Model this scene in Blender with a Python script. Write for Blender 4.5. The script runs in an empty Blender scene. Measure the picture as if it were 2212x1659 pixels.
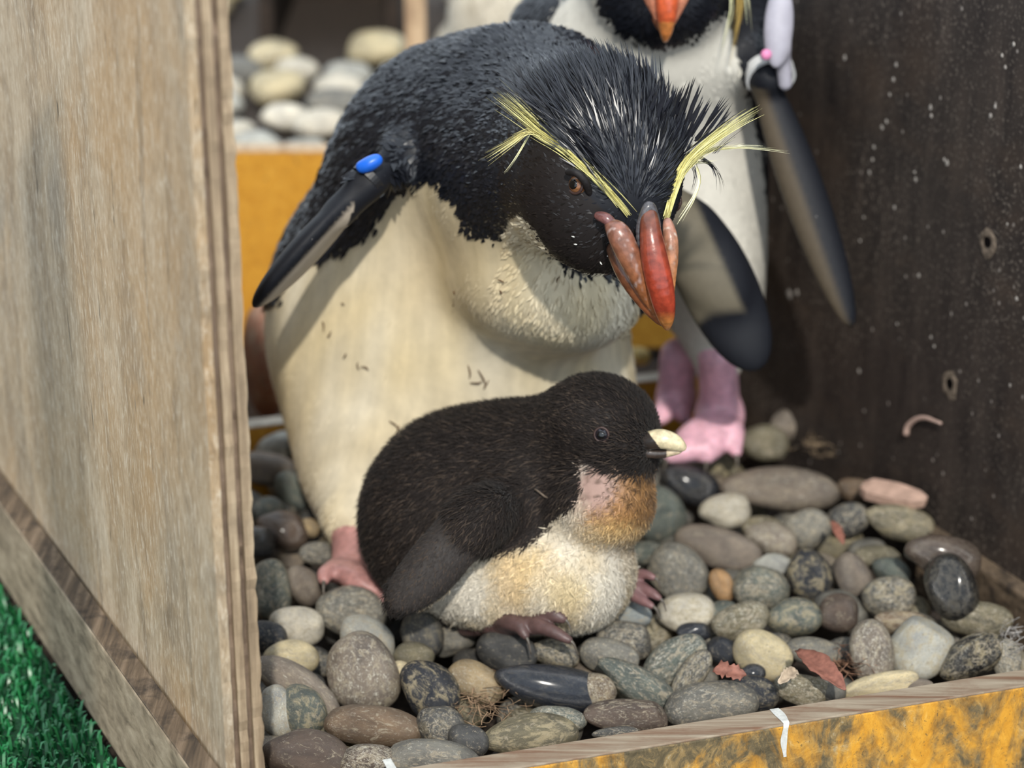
import bpy, bmesh, math, random
import numpy as np
from mathutils import Vector, Matrix
from mathutils.bvhtree import BVHTree

random.seed(7)
rng = np.random.default_rng(11)
scene = bpy.context.scene
C = scene.collection

# ------------------------------------------------------------------ camera
FPX, CX, CY = 4920.0, 1106.0, 829.5          # focal length and centre, in pixels of the 2212 x 1659 photograph
PITCH = math.radians(22.3)
CAM = np.array([0.0, 0.0, 0.63])
cam_d = bpy.data.cameras.new('camera')
cam_d.sensor_width = 36.0
cam_d.lens = FPX / 2212.0 * 36.0
cam_d.clip_start = 0.02
cam_d.dof.use_dof = True
cam_d.dof.focus_distance = 1.20
cam_d.dof.aperture_fstop = 5.2
cam_o = bpy.data.objects.new('camera', cam_d)
C.objects.link(cam_o)
cam_o.location = CAM
cam_o.rotation_euler = (math.pi / 2 - PITCH, 0, 0)
scene.camera = cam_o

# ------------------------------------------------------------------ light
world = bpy.data.worlds.new('sky')
scene.world = world
world.use_nodes = True
wn = world.node_tree.nodes
wn['Background'].inputs['Color'].default_value = (0.80, 0.90, 1.0, 1)
wn['Background'].inputs['Strength'].default_value = 1.6
sun_d = bpy.data.lights.new('sun', 'SUN')
sun_d.energy = 3.3
sun_d.angle = math.radians(1.6)
sun_d.color = (1.0, 0.95, 0.86)
sun_o = bpy.data.objects.new('sun', sun_d)
C.objects.link(sun_o)
SUN_TO = Vector((0.06, -0.95, 0.78)).normalized()       # towards the sun: high, behind the viewer, a little right
sun_o.rotation_euler = SUN_TO.to_track_quat('Z', 'Y').to_euler()
vs = scene.view_settings
vs.view_transform = 'Standard'
vs.look = 'None'
vs.gamma = 1.0
vs.use_curve_mapping = False
vs.exposure = 0.0

# ------------------------------------------------------------------ measuring helpers
cR = np.array([1.0, 0, 0])
cF = np.array([0, math.cos(PITCH), -math.sin(PITCH)])
cU = np.array([0, math.sin(PITCH), math.cos(PITCH)])

def ray(px, py):
    return cR * ((px - CX) / FPX) - cU * ((py - CY) / FPX) + cF

def at(px, py, Y):
    """the point seen at that pixel of the photograph, Y metres in front"""
    r = ray(px, py)
    return CAM + r * (Y / r[1])

def atz(px, py, z):
    r = ray(px, py)
    return CAM + r * ((z - CAM[2]) / r[2])

def depth(P):
    return float((np.asarray(P) - CAM) @ cF)

def proj(P):
    D = np.asarray(P) - CAM
    z = D @ cF
    return CX + FPX * (D @ cR) / z, CY - FPX * (D @ cU) / z

# ------------------------------------------------------------------ object helpers
def tag(o, label=None, cat=None, group=None, kind=None):
    if label: o['label'] = label
    if cat: o['category'] = cat
    if group: o['group'] = group
    if kind: o['kind'] = kind
    return o

def empty(name, loc):
    o = bpy.data.objects.new(name, None)
    o.empty_display_size = 0.02
    C.objects.link(o)
    o.location = Vector([float(v) for v in loc])
    return o

def link(name, me, mat=None, parent=None):
    o = bpy.data.objects.new(name, me)
    C.objects.link(o)
    if mat is not None and len(me.materials) == 0:
        me.materials.append(mat)
    if parent is not None:
        o.parent = parent
        w = parent.location if parent.parent is None else Vector((0, 0, 0))   # meshes are built in place
        o.matrix_parent_inverse = Matrix.Translation(-w)
    return o

def mesh_np(name, V, faces, col=None, smooth=True):
    """faces: list of (n,k) integer arrays"""
    me = bpy.data.meshes.new(name)
    V = np.asarray(V, dtype=np.float32)
    me.vertices.add(len(V))
    me.vertices.foreach_set('co', V.ravel())
    loops = np.concatenate([f.ravel() for f in faces]).astype(np.int32)
    tot = np.concatenate([np.full(len(f), f.shape[1], dtype=np.int32) for f in faces])
    start = np.concatenate([[0], np.cumsum(tot)[:-1]]).astype(np.int32)
    me.loops.add(len(loops))
    me.loops.foreach_set('vertex_index', loops)
    me.polygons.add(len(tot))
    me.polygons.foreach_set('loop_start', start)
    me.polygons.foreach_set('loop_total', tot)
    me.polygons.foreach_set('use_smooth', np.full(len(tot), smooth, dtype=bool))
    me.update(calc_edges=True)
    me.validate()
    if col is not None:
        a = me.attributes.new('Col', 'FLOAT_COLOR', 'POINT')
        c = np.ones((len(V), 4), dtype=np.float32)
        c[:, :3] = col
        a.data.foreach_set('color', c.ravel())
    return me

def box_mesh(name, corners8, bevel=0.0, seg=2):
    """corners8: bottom 4 (ccw) then top 4"""
    bm = bmesh.new()
    v = [bm.verts.new([float(t) for t in c]) for c in corners8]
    for f in ((3, 2, 1, 0), (4, 5, 6, 7), (0, 1, 5, 4), (1, 2, 6, 5), (2, 3, 7, 6), (3, 0, 4, 7)):
        bm.faces.new([v[i] for i in f])
    bmesh.ops.recalc_face_normals(bm, faces=bm.faces)
    if bevel > 0:
        bmesh.ops.bevel(bm, geom=bm.edges[:], offset=bevel, segments=seg, profile=0.6, affect='EDGES')
    me = bpy.data.meshes.new(name)
    bm.to_mesh(me); bm.free()
    return me

def slab(name, p0, p1, thick, z0, z1, mat, parent=None, bevel=0.0008, side=1.0):
    """an upright board from p0 to p1 (plan), thickness to one side"""
    p0 = np.array(p0[:2], float); p1 = np.array(p1[:2], float)
    d = (p1 - p0) / np.linalg.norm(p1 - p0)
    n = np.array([d[1], -d[0]]) * thick * side
    q = [p0, p1, p1 + n, p0 + n]
    c = [(x, y, z0) for x, y in q] + [(x, y, z1) for x, y in q]
    return link(name, box_mesh(name, c, bevel), mat, parent)

def tube_mesh(name, pts, rad, sides=6, col=None):
    pts = np.asarray(pts, float)
    n = len(pts)
    rad = np.broadcast_to(np.asarray(rad, float), (n,))
    T = np.gradient(pts, axis=0)
    T /= np.linalg.norm(T, axis=1)[:, None] + 1e-12
    ref = np.array([0.13, 0.21, 0.97])
    V = []
    for i in range(n):
        a = np.cross(T[i], ref); a /= np.linalg.norm(a) + 1e-12
        b = np.cross(T[i], a)
        for s in range(sides):
            t = 2 * math.pi * s / sides
            V.append(pts[i] + rad[i] * (a * math.cos(t) + b * math.sin(t)))
    F = []
    for i in range(n - 1):
        for s in range(sides):
            s2 = (s + 1) % sides
            F.append((i * sides + s, i * sides + s2, (i + 1) * sides + s2, (i + 1) * sides + s))
    V.append(pts[0]); V.append(pts[-1])
    T3 = []
    for s in range(sides):
        s2 = (s + 1) % sides
        T3.append((n * sides, s2, s))
        T3.append((n * sides + 1, (n - 1) * sides + s, (n - 1) * sides + s2))
    return mesh_np(name, V, [np.array(F), np.array(T3)], col)

def spline(pts, n):
    pts = np.asarray(pts, float)
    m = len(pts)
    P = np.vstack([2 * pts[0] - pts[1], pts, 2 * pts[-1] - pts[-2]])
    out = []
    for t in np.linspace(0, m - 1 - 1e-9, n):
        i = int(t); u = t - i
        a, b, c, d = P[i], P[i + 1], P[i + 2], P[i + 3]
        out.append(0.5 * (2 * b + (c - a) * u + (2 * a - 5 * b + 4 * c - d) * u * u + (3 * b - a - 3 * c + d) * u ** 3))
    return np.array(out)

# ------------------------------------------------------------------ signed distance modelling
def smin(a, b, k):
    h = np.clip(0.5 + 0.5 * (b - a) / k, 0, 1)
    return b * (1 - h) + a * h - k * h * (1 - h)

class Prim:
    def __init__(s, f, lo, hi, k): s.f, s.lo, s.hi, s.k = f, lo, hi, k

def p_sph(c, r, k=0.02):
    c = np.asarray(c, np.float32)
    return Prim(lambda P: np.sqrt(((P - c) ** 2).sum(1)) - r, c - r, c + r, k)

def p_ell(c, ax, r, k=0.02):
    c = np.asarray(c, np.float32); A = np.asarray(ax, np.float32); r = np.asarray(r, np.float32)
    def f(P):
        q = ((P - c) @ A.T) / r
        k0 = np.sqrt((q * q).sum(1)); k1 = np.sqrt(((q / r) ** 2).sum(1)) + 1e-9
        return k0 * (k0 - 1) / k1
    e = np.sqrt(((A * r[:, None]) ** 2).sum(0))
    return Prim(f, c - e, c + e, k)

def p_rc(a, b, r1, r2, k=0.02):
    a = np.asarray(a, np.float32); b = np.asarray(b, np.float32)
    ba = b - a; L2 = float(ba @ ba) + 1e-12
    def f(P):
        pa = P - a
        h = np.clip(pa @ ba / L2, 0, 1)
        return np.sqrt(((pa - h[:, None] * ba) ** 2).sum(1)) - (r1 + (r2 - r1) * h)
    return Prim(f, np.minimum(a - r1, b - r2), np.maximum(a + r1, b + r2), k)

def ellp(px, py, Y, rx, ry, rd, ang=0.0, k=0.02):
    """ellipsoid measured off the photograph: centre pixel, distance, pixel half axes, half depth in metres"""
    c = at(px, py, Y); s = depth(c) / FPX; t = math.radians(ang)
    a1 = cR * math.cos(t) - cU * math.sin(t); a2 = cR * math.sin(t) + cU * math.cos(t)
    return p_ell(c, [a1, a2, cF], [rx * s, ry * s, rd], k)

def rcp(a, b, k=0.02):
    """tapered limb between two measured points (px, py, Y, radius px)"""
    A = at(*a[:3]); B = at(*b[:3])
    return p_rc(A, B, a[3] * depth(A) / FPX, b[3] * depth(B) / FPX, k)

def chain(pts, k=0.01, k0=None):
    q = spline(np.array(pts, float), (len(pts) - 1) * 4 + 1)
    q[:, 3] = np.maximum(q[:, 3], 1.0)
    out = [rcp(q[i], q[i + 1], 0.0012) for i in range(len(q) - 1)]
    out[0].k = k
    if k0 is not None: out[0].k = k0
    return out

def flat(prims, c, n, s):
    """the same shapes pressed flat along n about c"""
    c = np.asarray(c, np.float32); n = np.asarray(n, np.float32); n = n / np.linalg.norm(n)
    def wrap(f):
        return lambda P: f(P + ((P - c) @ n)[:, None] * n * (1 / s - 1)) * s
    return [Prim(wrap(p.f), p.lo, p.hi, p.k) for p in prims]

def sdf_eval(prims, P):
    P = P.astype(np.float32)
    d = None
    for p in prims:
        v = p.f(P)
        d = v if d is None else smin(d, v, p.k)
    return d

def sdf_grad(prims, P, e):
    g = np.empty_like(P)
    for i in range(3):
        o = np.zeros(3, np.float32); o[i] = e
        g[:, i] = sdf_eval(prims, P + o) - sdf_eval(prims, P - o)
    return g / (np.linalg.norm(g, axis=1)[:, None] + 1e-12)

def sdf_mesh(prims, vox):
    lo = np.min([p.lo for p in prims], axis=0) - 5 * vox
    hi = np.max([p.hi for p in prims], axis=0) + 5 * vox
    B = 4
    nb = np.ceil((hi - lo) / (vox * B)).astype(int)
    n = nb * B
    g = [lo[i] + (np.arange(nb[i]) * B + (B - 1) / 2) * vox for i in range(3)]
    G = np.stack(np.meshgrid(*g, indexing='ij'), -1).reshape(-1, 3)
    dc = sdf_eval(prims, G).reshape(nb)
    up = lambda a: a.repeat(B, 0).repeat(B, 1).repeat(B, 2)
    V = up(dc).astype(np.float32)
    idx = np.argwhere(up(np.abs(dc) < vox * B * 1.7))
    V[idx[:, 0], idx[:, 1], idx[:, 2]] = sdf_eval(prims, lo + idx * vox)
    S = V < 0
    corner = [(i, j, k) for i in (0, 1) for j in (0, 1) for k in (0, 1)]
    sl = lambda A, c: A[c[0]:n[0] - 1 + c[0], c[1]:n[1] - 1 + c[1], c[2]:n[2] - 1 + c[2]]
    cnt = sum(sl(S, c).astype(np.int8) for c in corner)
    cells = np.argwhere((cnt > 0) & (cnt < 8))
    acc = np.zeros((len(cells), 3)); num = np.zeros(len(cells))
    get = lambda c: V[cells[:, 0] + c[0], cells[:, 1] + c[1], cells[:, 2] + c[2]]
    for a in corner:
        for ax in range(3):
            if a[ax] == 1: continue
            b = list(a); b[ax] = 1
            va, vb = get(a), get(b)
            m = (va < 0) != (vb < 0)
            t = np.where(m, va / np.where(m, va - vb, 1), 0)
            p = np.array(a, float)[None] + (np.array(b) - np.array(a))[None] * t[:, None]
            acc += p * m[:, None]; num += m
    P = (lo + (cells + acc / num[:, None]) * vox).astype(np.float32)
    lut = -np.ones(n, np.int64)
    lut[cells[:, 0], cells[:, 1], cells[:, 2]] = np.arange(len(cells))
    Q = []
    for ax in range(3):
        o1, o2 = [(1, 2), (2, 0), (0, 1)][ax]
        s0 = [slice(None)] * 3; s1 = [slice(None)] * 3
        s0[ax] = slice(0, n[ax] - 1); s1[ax] = slice(1, n[ax])
        a, b = S[tuple(s0)], S[tuple(s1)]
        e = np.argwhere(a != b)
        e = e[(e[:, o1] > 0) & (e[:, o2] > 0)]
        flip = S[e[:, 0], e[:, 1], e[:, 2]]
        def L(d1, d2):
            q = e.copy(); q[:, o1] -= d1; q[:, o2] -= d2
            return lut[q[:, 0], q[:, 1], q[:, 2]]
        f = np.stack([L(1, 1), L(0, 1), L(0, 0), L(1, 0)], 1)
        f[~flip] = f[~flip][:, ::-1]
        f = f[(f >= 0).all(1)]
        Q.append(f)
    F = np.concatenate(Q)
    for _ in range(2):
        N = sdf_grad(prims, P, vox * 0.5)
        P = P - N * np.clip(sdf_eval(prims, P), -vox, vox)[:, None]
    N = sdf_grad(prims, P, vox * 0.7)
    return P, F, N

def in_poly(x, y, poly):
    poly = np.asarray(poly, float)
    c = np.zeros(x.shape, bool)
    j = len(poly) - 1
    for i in range(len(poly)):
        xi, yi = poly[i]; xj, yj = poly[j]
        c ^= ((yi > y) != (yj > y)) & (x < (xj - xi) * (y - yi) / (yj - yi + 1e-12) + xi)
        j = i
    return c

def sample_surface(P, F, N, n):
    T = np.concatenate([F[:, [0, 1, 2]], F[:, [0, 2, 3]]])
    ar = np.linalg.norm(np.cross(P[T[:, 1]] - P[T[:, 0]], P[T[:, 2]] - P[T[:, 0]]), axis=1)
    t = rng.choice(len(T), n, p=ar / ar.sum())
    u = rng.random((n, 2)); fl = u.sum(1) > 1; u[fl] = 1 - u[fl]
    w = np.stack([1 - u.sum(1), u[:, 0], u[:, 1]], 1)[:, :, None]
    X = (P[T[t]] * w).sum(1); M = (N[T[t]] * w).sum(1)
    return X, M / (np.linalg.norm(M, axis=1)[:, None] + 1e-9)

def tangent(D, N):
    T = D - (D * N).sum(1)[:, None] * N
    return T / (np.linalg.norm(T, axis=1)[:, None] + 1e-9)

def blade_mesh(name, X, N, T, L, W, lift, col, jitter=0.25, bend=0.0, base=0.5, sink=0.0, twist=0.0):
    """one tapering, slightly arched blade for every sample: feathers, down, turf"""
    n = len(X)
    L = np.broadcast_to(L, (n,))[:, None]; W = np.broadcast_to(W, (n,))[:, None]
    lift = np.broadcast_to(lift, (n,))[:, None]
    B = np.cross(N, T)
    T = T + B * rng.normal(0, jitter, (n, 1)) ; T /= np.linalg.norm(T, axis=1)[:, None]
    B = np.cross(N, T)
    if twist:
        tw = rng.normal(0, twist, (n, 1)); B = B * np.cos(tw) + N * np.sin(tw)
    X = X - N * sink
    up = N * lift
    v0 = X - B * W * base; v1 = X + B * W * base
    m = X + T * L * 0.5 + up * L * (0.5 + bend)
    v2 = m - B * W; v3 = m + B * W
    tip = X + T * L + up * L * (1.0 - bend * 0.5)
    V = np.stack([v0, v1, v2, v3, tip], 1).reshape(-1, 3)
    i = np.arange(n)[:, None] * 5
    Q = i + np.array([[0, 1, 3, 2]]); R = i + np.array([[2, 3, 4]])
    c = np.repeat(np.broadcast_to(col, (n, 3)), 5, axis=0)
    return mesh_np(name, V, [Q, R], c)

# ------------------------------------------------------------------ materials
def new_mat(name):
    m = bpy.data.materials.new(name); m.use_nodes = True
    nt = m.node_tree
    return m, nt, nt.nodes['Principled BSDF']

def nd(nt, typ, **kw):
    n = nt.nodes.new(typ)
    for k, v in kw.items():
        if hasattr(n, k) and k not in n.inputs: setattr(n, k, v)
        else: n.inputs[k].default_value = v
    return n

def ramp(nt, fac, stops, interp='LINEAR'):
    r = nt.nodes.new('ShaderNodeValToRGB')
    r.color_ramp.interpolation = interp
    e = r.color_ramp.elements
    while len(e) < len(stops): e.new(0.5)
    for s, (p, c) in zip(e, stops):
        s.position = p
        s.color = (*c, 1) if len(c) == 3 else c
    nt.links.new(fac, r.inputs['Fac'])
    return r.outputs['Color']

def mixc(nt, fac, a, b, mode='MIX'):
    m = nt.nodes.new('ShaderNodeMix'); m.data_type = 'RGBA'; m.blend_type = mode
    for sock, v in ((m.inputs[0], fac), (m.inputs[6], a), (m.inputs[7], b)):
        if isinstance(v, (int, float)): sock.default_value = v
        elif isinstance(v, (tuple, list)): sock.default_value = (*v, 1)
        else: nt.links.new(v, sock)
    return m.outputs[2]

def noise(nt, vec, scale, detail=4, rough=0.55, dist=0.0):
    n = nd(nt, 'ShaderNodeTexNoise', Scale=scale, Detail=detail, Roughness=rough, Distortion=dist)
    if vec is not None: nt.links.new(vec, n.inputs['Vector'])
    return n.outputs['Fac']

def mapping(nt, vec, scale=(1, 1, 1), rot=(0, 0, 0), loc=(0, 0, 0)):
    n = nt.nodes.new('ShaderNodeMapping')
    n.inputs['Scale'].default_value = scale; n.inputs['Rotation'].default_value = rot; n.inputs['Location'].default_value = loc
    nt.links.new(vec, n.inputs['Vector'])
    return n.outputs['Vector']

def bump(nt, bsdf, h, strength=0.3, dist=0.001):
    b = nd(nt, 'ShaderNodeBump', Strength=strength, Distance=dist)
    nt.links.new(h, b.inputs['Height']); nt.links.new(b.outputs['Normal'], bsdf.inputs['Normal'])

def coords(nt, which='Object'):
    return nt.nodes.new('ShaderNodeTexCoord').outputs[which]

def mat_plain(name, col, rough=0.6, spec=0.4, scale=60, var=0.25, bmp=0.15, sss=0.0):
    m, nt, b = new_mat(name)
    v = coords(nt)
    f = noise(nt, v, scale, 5)
    lo = tuple(c * (1 - var) for c in col); hi = tuple(min(1, c * (1 + var)) for c in col)
    nt.links.new(ramp(nt, f, [(0.3, lo), (0.7, hi)]), b.inputs['Base Color'])
    b.inputs['Roughness'].default_value = rough
    b.inputs['Specular IOR Level'].default_value = spec
    if sss:
        b.inputs['Subsurface Weight'].default_value = sss
        b.inputs['Subsurface Radius'].default_value = (0.006, 0.003, 0.002)
        b.inputs['Subsurface Scale'].default_value = 0.4
    if bmp: bump(nt, b, f, bmp, 0.0008)
    return m

def mat_attr(name, rough=0.6, spec=0.4, scale=300, var=0.15, bmp=0.2, sheen=0.0, sss=0.0, coat=0.0):
    """colour from the object's own colour attribute (plumage, skin pattern), with fine grain"""
    m, nt, b = new_mat(name)
    a = nd(nt, 'ShaderNodeAttribute', attribute_name='Col')
    v = coords(nt)
    f = noise(nt, v, scale, 4)
    g = ramp(nt, f, [(0.25, (1 - var,) * 3), (0.75, (1 + var,) * 3)])
    nt.links.new(mixc(nt, 1.0, a.outputs['Color'], g, 'MULTIPLY'), b.inputs['Base Color'])
    b.inputs['Roughness'].default_value = rough
    b.inputs['Specular IOR Level'].default_value = spec
    b.inputs['Sheen Weight'].default_value = sheen
    b.inputs['Coat Weight'].default_value = coat
    if sss:
        b.inputs['Subsurface Weight'].default_value = sss
        b.inputs['Subsurface Radius'].default_value = (0.006, 0.003, 0.002)
        b.inputs['Subsurface Scale'].default_value = 0.4
    if bmp: bump(nt, b, f, bmp, 0.0006)
    return m

# ================================================================== materials of the setting
def mat_ply_face():
    m, nt, b = new_mat('weathered_plywood')
    o = coords(nt)
    st = noise(nt, mapping(nt, o, (34, 34, 8)), 1.0, 7, 0.66, 0.9)
    fib = noise(nt, mapping(nt, o, (420, 420, 110), rot=(0.0, 0.25, 0.0)), 1.0, 4, 0.7, 0.6)
    big = noise(nt, mapping(nt, o, (8, 8, 4.5)), 1.0, 5, 0.62, 0.6)
    c = ramp(nt, st, [(0.30, (0.20, 0.145, 0.09)), (0.5, (0.35, 0.265, 0.17)), (0.72, (0.47, 0.375, 0.265))])
    c = mixc(nt, ramp(nt, big, [(0.44, (0, 0, 0)), (0.66, (0.8,) * 3)]), c, (0.37, 0.235, 0.115))
    grey = noise(nt, mapping(nt, o, (13, 13, 6), loc=(3, 1, 2)), 1.0, 6, 0.66, 0.8)
    c = mixc(nt, ramp(nt, grey, [(0.52, (0, 0, 0)), (0.68, (0.6,) * 3)]), c, (0.22, 0.185, 0.14))
    dark = noise(nt, mapping(nt, o, (44, 44, 5), loc=(8, 2, 4)), 1.0, 5, 0.62, 0.8)
    c = mixc(nt, ramp(nt, dark, [(0.60, (0, 0, 0)), (0.74, (0.75,) * 3)]), c, (0.11, 0.085, 0.055))
    c = mixc(nt, ramp(nt, fib, [(0.50, (0, 0, 0)), (0.70, (0.6,) * 3)]), c, (0.60, 0.52, 0.41))
    c = mixc(nt, ramp(nt, fib, [(0.30, (0.55,) * 3), (0.46, (0, 0, 0))]), c, (0.16, 0.115, 0.075))
    dash = noise(nt, mapping(nt, o, (190, 190, 20), loc=(5, 2, 1)), 1.0, 3, 0.6, 0.5)
    c = mixc(nt, ramp(nt, dash, [(0.68, (0, 0, 0)), (0.72, (0.85,) * 3)]), c, (0.055, 0.045, 0.03))
    nt.links.new(c, b.inputs['Base Color'])
    b.inputs['Roughness'].default_value = 0.75
    b.inputs['Specular IOR Level'].default_value = 0.25
    bump(nt, b, fib, 0.5, 0.0008)
    return m

def mat_wood(name, a, b_, dark, along='Z', gloss=0.7, grain=1.0, blotch=0.6):
    m, nt, b = new_mat(name)
    o = coords(nt)
    sc = {'Z': (140, 140, 9), 'X': (9, 140, 140), 'Y': (140, 9, 140)}[along]
    st = noise(nt, mapping(nt, o, tuple(s * grain for s in sc)), 1.0, 6, 0.65, 0.3)
    c = ramp(nt, st, [(0.28, dark), (0.5, a), (0.75, b_)])
    bl = noise(nt, mapping(nt, o, (38, 38, 38)), 1.0, 5, 0.7)
    c = mixc(nt, ramp(nt, bl, [(0.5, (0, 0, 0)), (0.68, (blotch,) * 3)]), c, dark)
    nt.links.new(c, b.inputs['Base Color'])
    b.inputs['Roughness'].default_value = gloss
    b.inputs['Specular IOR Level'].default_value = 0.25
    bump(nt, b, st, 0.5, 0.0012)
    return m

def mat_yellow(name, worn=0.5):
    m, nt, b = new_mat(name)
    o = coords(nt)
    big = noise(nt, mapping(nt, o, (22, 22, 11)), 1.0, 6, 0.68, 0.6)
    fib = noise(nt, mapping(nt, o, (90, 90, 70)), 1.0, 6, 0.75, 1.2)
    paint = ramp(nt, fib, [(0.3, (0.50, 0.22, 0.022)), (0.6, (0.66, 0.33, 0.04)), (0.8, (0.74, 0.46, 0.12))])
    dirt = ramp(nt, fib, [(0.3, (0.045, 0.038, 0.022)), (0.5, (0.13, 0.10, 0.055)), (0.62, (0.28, 0.19, 0.08)), (0.75, (0.40, 0.37, 0.27))])
    f = ramp(nt, big, [(worn - 0.07, (0, 0, 0)), (worn + 0.06, (1, 1, 1))])
    c = mixc(nt, f, dirt, paint)
    fine = noise(nt, mapping(nt, o, (330, 330, 230)), 1.0, 4, 0.7, 2.0)
    c = mixc(nt, ramp(nt, fine, [(0.60, (0, 0, 0)), (0.66, (0.8,) * 3)]), c, (0.10, 0.075, 0.035))
    nt.links.new(c, b.inputs['Base Color'])
    b.inputs['Roughness'].default_value = 0.6
    b.inputs['Specular IOR Level'].default_value = 0.3
    bump(nt, b, fib, 0.5, 0.0012)
    return m

def mat_dark_wall():
    m, nt, b = new_mat('dark_stained_plywood')
    o = coords(nt)
    g = noise(nt, mapping(nt, o, (55, 55, 12)), 1.0, 6, 0.65, 0.4)
    c = ramp(nt, g, [(0.3, (0.016, 0.012, 0.011)), (0.55, (0.034, 0.026, 0.022)), (0.8, (0.062, 0.046, 0.037))])
    # fine dry scuffs and dots of lime
    sp = noise(nt, mapping(nt, o, (420, 420, 420)), 1.0, 3, 0.6)
    area = noise(nt, mapping(nt, o, (7, 7, 7), loc=(2.1, 0.3, 5.2)), 1.0, 3, 0.6)
    k = nt.nodes.new('ShaderNodeMath'); k.operation = 'MULTIPLY'
    nt.links.new(ramp(nt, sp, [(0.55, (0, 0, 0)), (0.68, (1, 1, 1))]), k.inputs[0])
    nt.links.new(ramp(nt, area, [(0.35, (0.12,) * 3), (0.65, (0.7,) * 3)]), k.inputs[1])
    c = mixc(nt, k.outputs[0], c, (0.20, 0.165, 0.135))
    vo = nd(nt, 'ShaderNodeTexVoronoi', Scale=1.0); nt.links.new(mapping(nt, o, (75, 75, 60)), vo.inputs['Vector'])
    c = mixc(nt, ramp(nt, vo.outputs['Distance'], [(0.045, (0.6,) * 3), (0.10, (0, 0, 0))]), c, (0.42, 0.37, 0.33))
    wm = noise(nt, mapping(nt, o, (10, 10, 16), loc=(7, 4, 1)), 1.0, 4, 0.6)
    c = mixc(nt, ramp(nt, wm, [(0.52, (0, 0, 0)), (0.75, (0.6,) * 3)]), c, (0.075, 0.05, 0.035))
    nt.links.new(c, b.inputs['Base Color'])
    b.inputs['Roughness'].default_value = 0.6
    b.inputs['Specular IOR Level'].default_value = 0.3
    bump(nt, b, sp, 0.4, 0.0006)
    return m

def mat_soil():
    m, nt, b = new_mat('dark_soil')
    o = coords(nt)
    n1 = noise(nt, o, 240, 6, 0.7)
    c = ramp(nt, n1, [(0.3, (0.012, 0.009, 0.007)), (0.6, (0.05, 0.034, 0.024)), (0.8, (0.13, 0.085, 0.055))])
    nt.links.new(c, b.inputs['Base Color']); b.inputs['Roughness'].default_value = 0.9
    bump(nt, b, n1, 0.8, 0.003)
    return m

M = {}
M['ply_face'] = mat_ply_face()
M['ply_light'] = mat_wood('plywood_layer_pale', (0.30, 0.22, 0.14), (0.47, 0.37, 0.25), (0.16, 0.115, 0.075), 'Z', grain=1.6, blotch=0.45)
M['ply_dark'] = mat_wood('plywood_layer_dark', (0.18, 0.125, 0.085), (0.28, 0.20, 0.14), (0.07, 0.048, 0.035), 'Z', grain=1.6, blotch=0.6)
M['batten'] = mat_wood('weathered_batten', (0.27, 0.21, 0.14), (0.42, 0.34, 0.24), (0.10, 0.075, 0.05), 'Y', grain=0.8, blotch=0.35)
M['batten_top'] = mat_wood('mouldy_end_grain', (0.12, 0.085, 0.055), (0.26, 0.19, 0.13), (0.022, 0.018, 0.016), 'Y', grain=1.4, blotch=0.9)
M['yellow'] = mat_yellow('worn_yellow_paint', 0.515)
M['yellow_clean'] = mat_yellow('yellow_paint', 0.30)
M['board_top'] = mat_wood('bare_reddish_wood', (0.27, 0.21, 0.15), (0.44, 0.38, 0.29), (0.15, 0.065, 0.035), 'X', grain=1.2, blotch=0.35)
M['pale_wood'] = mat_wood('pale_wood', (0.45, 0.32, 0.2), (0.6, 0.45, 0.3), (0.25, 0.16, 0.1), 'Z')
M['dark_wall'] = mat_dark_wall()
M['soil'] = mat_soil()
M['white_lime'] = mat_plain('dried_white_dropping', (0.55, 0.55, 0.52), 0.7, 0.3, 300, 0.2, 0.4)

# ================================================================== the setting
DIR = np.array([-math.sin(math.radians(27.2)), math.cos(math.radians(27.2))])     # both side walls run this way
NRM = np.array([DIR[1], -DIR[0]])                                                # to the right of the walls

# floor under the nests
fl = link('floor', box_mesh('floor', [(-1.6, 0.3, -0.10), (1.6, 0.3, -0.10), (1.6, 3.6, -0.10), (-1.6, 3.6, -0.10),
                                      (-1.6, 0.3, -0.062), (1.6, 0.3, -0.062), (1.6, 3.6, -0.062), (-1.6, 3.6, -0.062)]), M['soil'])
tag(fl, 'dark damp soil under the nest boxes', None, None, 'structure')

# left plywood panel: five glued layers
A0 = atz(480, 1659, 0.02)[:2]
pA = A0 - DIR * 0.006
wall_left = empty('wall_left', (pA[0], pA[1], -0.06))
tag(wall_left, 'weathered bare plywood side panel of the nest box', None, None, 'structure')
layers = [(0.0052, 'ply_face', 0.0), (0.0030, 'ply_dark', 0.0022), (0.0046, 'ply_light', 0.0006), (0.0026, 'ply_dark', 0.002), (0.0052, 'ply_light', 0.0)]
off = 0.0
for k, (t, mk, back) in enumerate(layers):
    s = pA + NRM * off + DIR * back
    # ragged sawn end: the layer as a finely cut strip
    e = s + DIR * 0.80
    nz = 90
    zs = np.linspace(-0.06, 0.47, nz)
    jag = rng.normal(0, 0.00035, nz); jr = rng.normal(0, 0.00035, nz) if k == 4 else np.zeros(nz)
    V = []
    for i, z in enumerate(zs):
        f = s + DIR * jag[i]; f2 = s + DIR * jag[i] + NRM * (t - 0.0002 + jr[i])
        for q in (f, e, e + NRM * (t - 0.0002), f2): V.append((q[0], q[1], z))
    F = []
    for i in range(nz - 1):
        for j in range(4):
            j2 = (j + 1) % 4
            F.append((i * 4 + j, (i + 1) * 4 + j, (i + 1) * 4 + j2, i * 4 + j2))
    F.append((0, 1, 2, 3)); F.append((nz * 4 - 1, nz * 4 - 2, nz * 4 - 3, nz * 4 - 4))
    link('ply', mesh_np('ply', V, [np.array(F)], smooth=False), M[mk], wall_left)
    off += t
WALL_T = off

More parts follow.
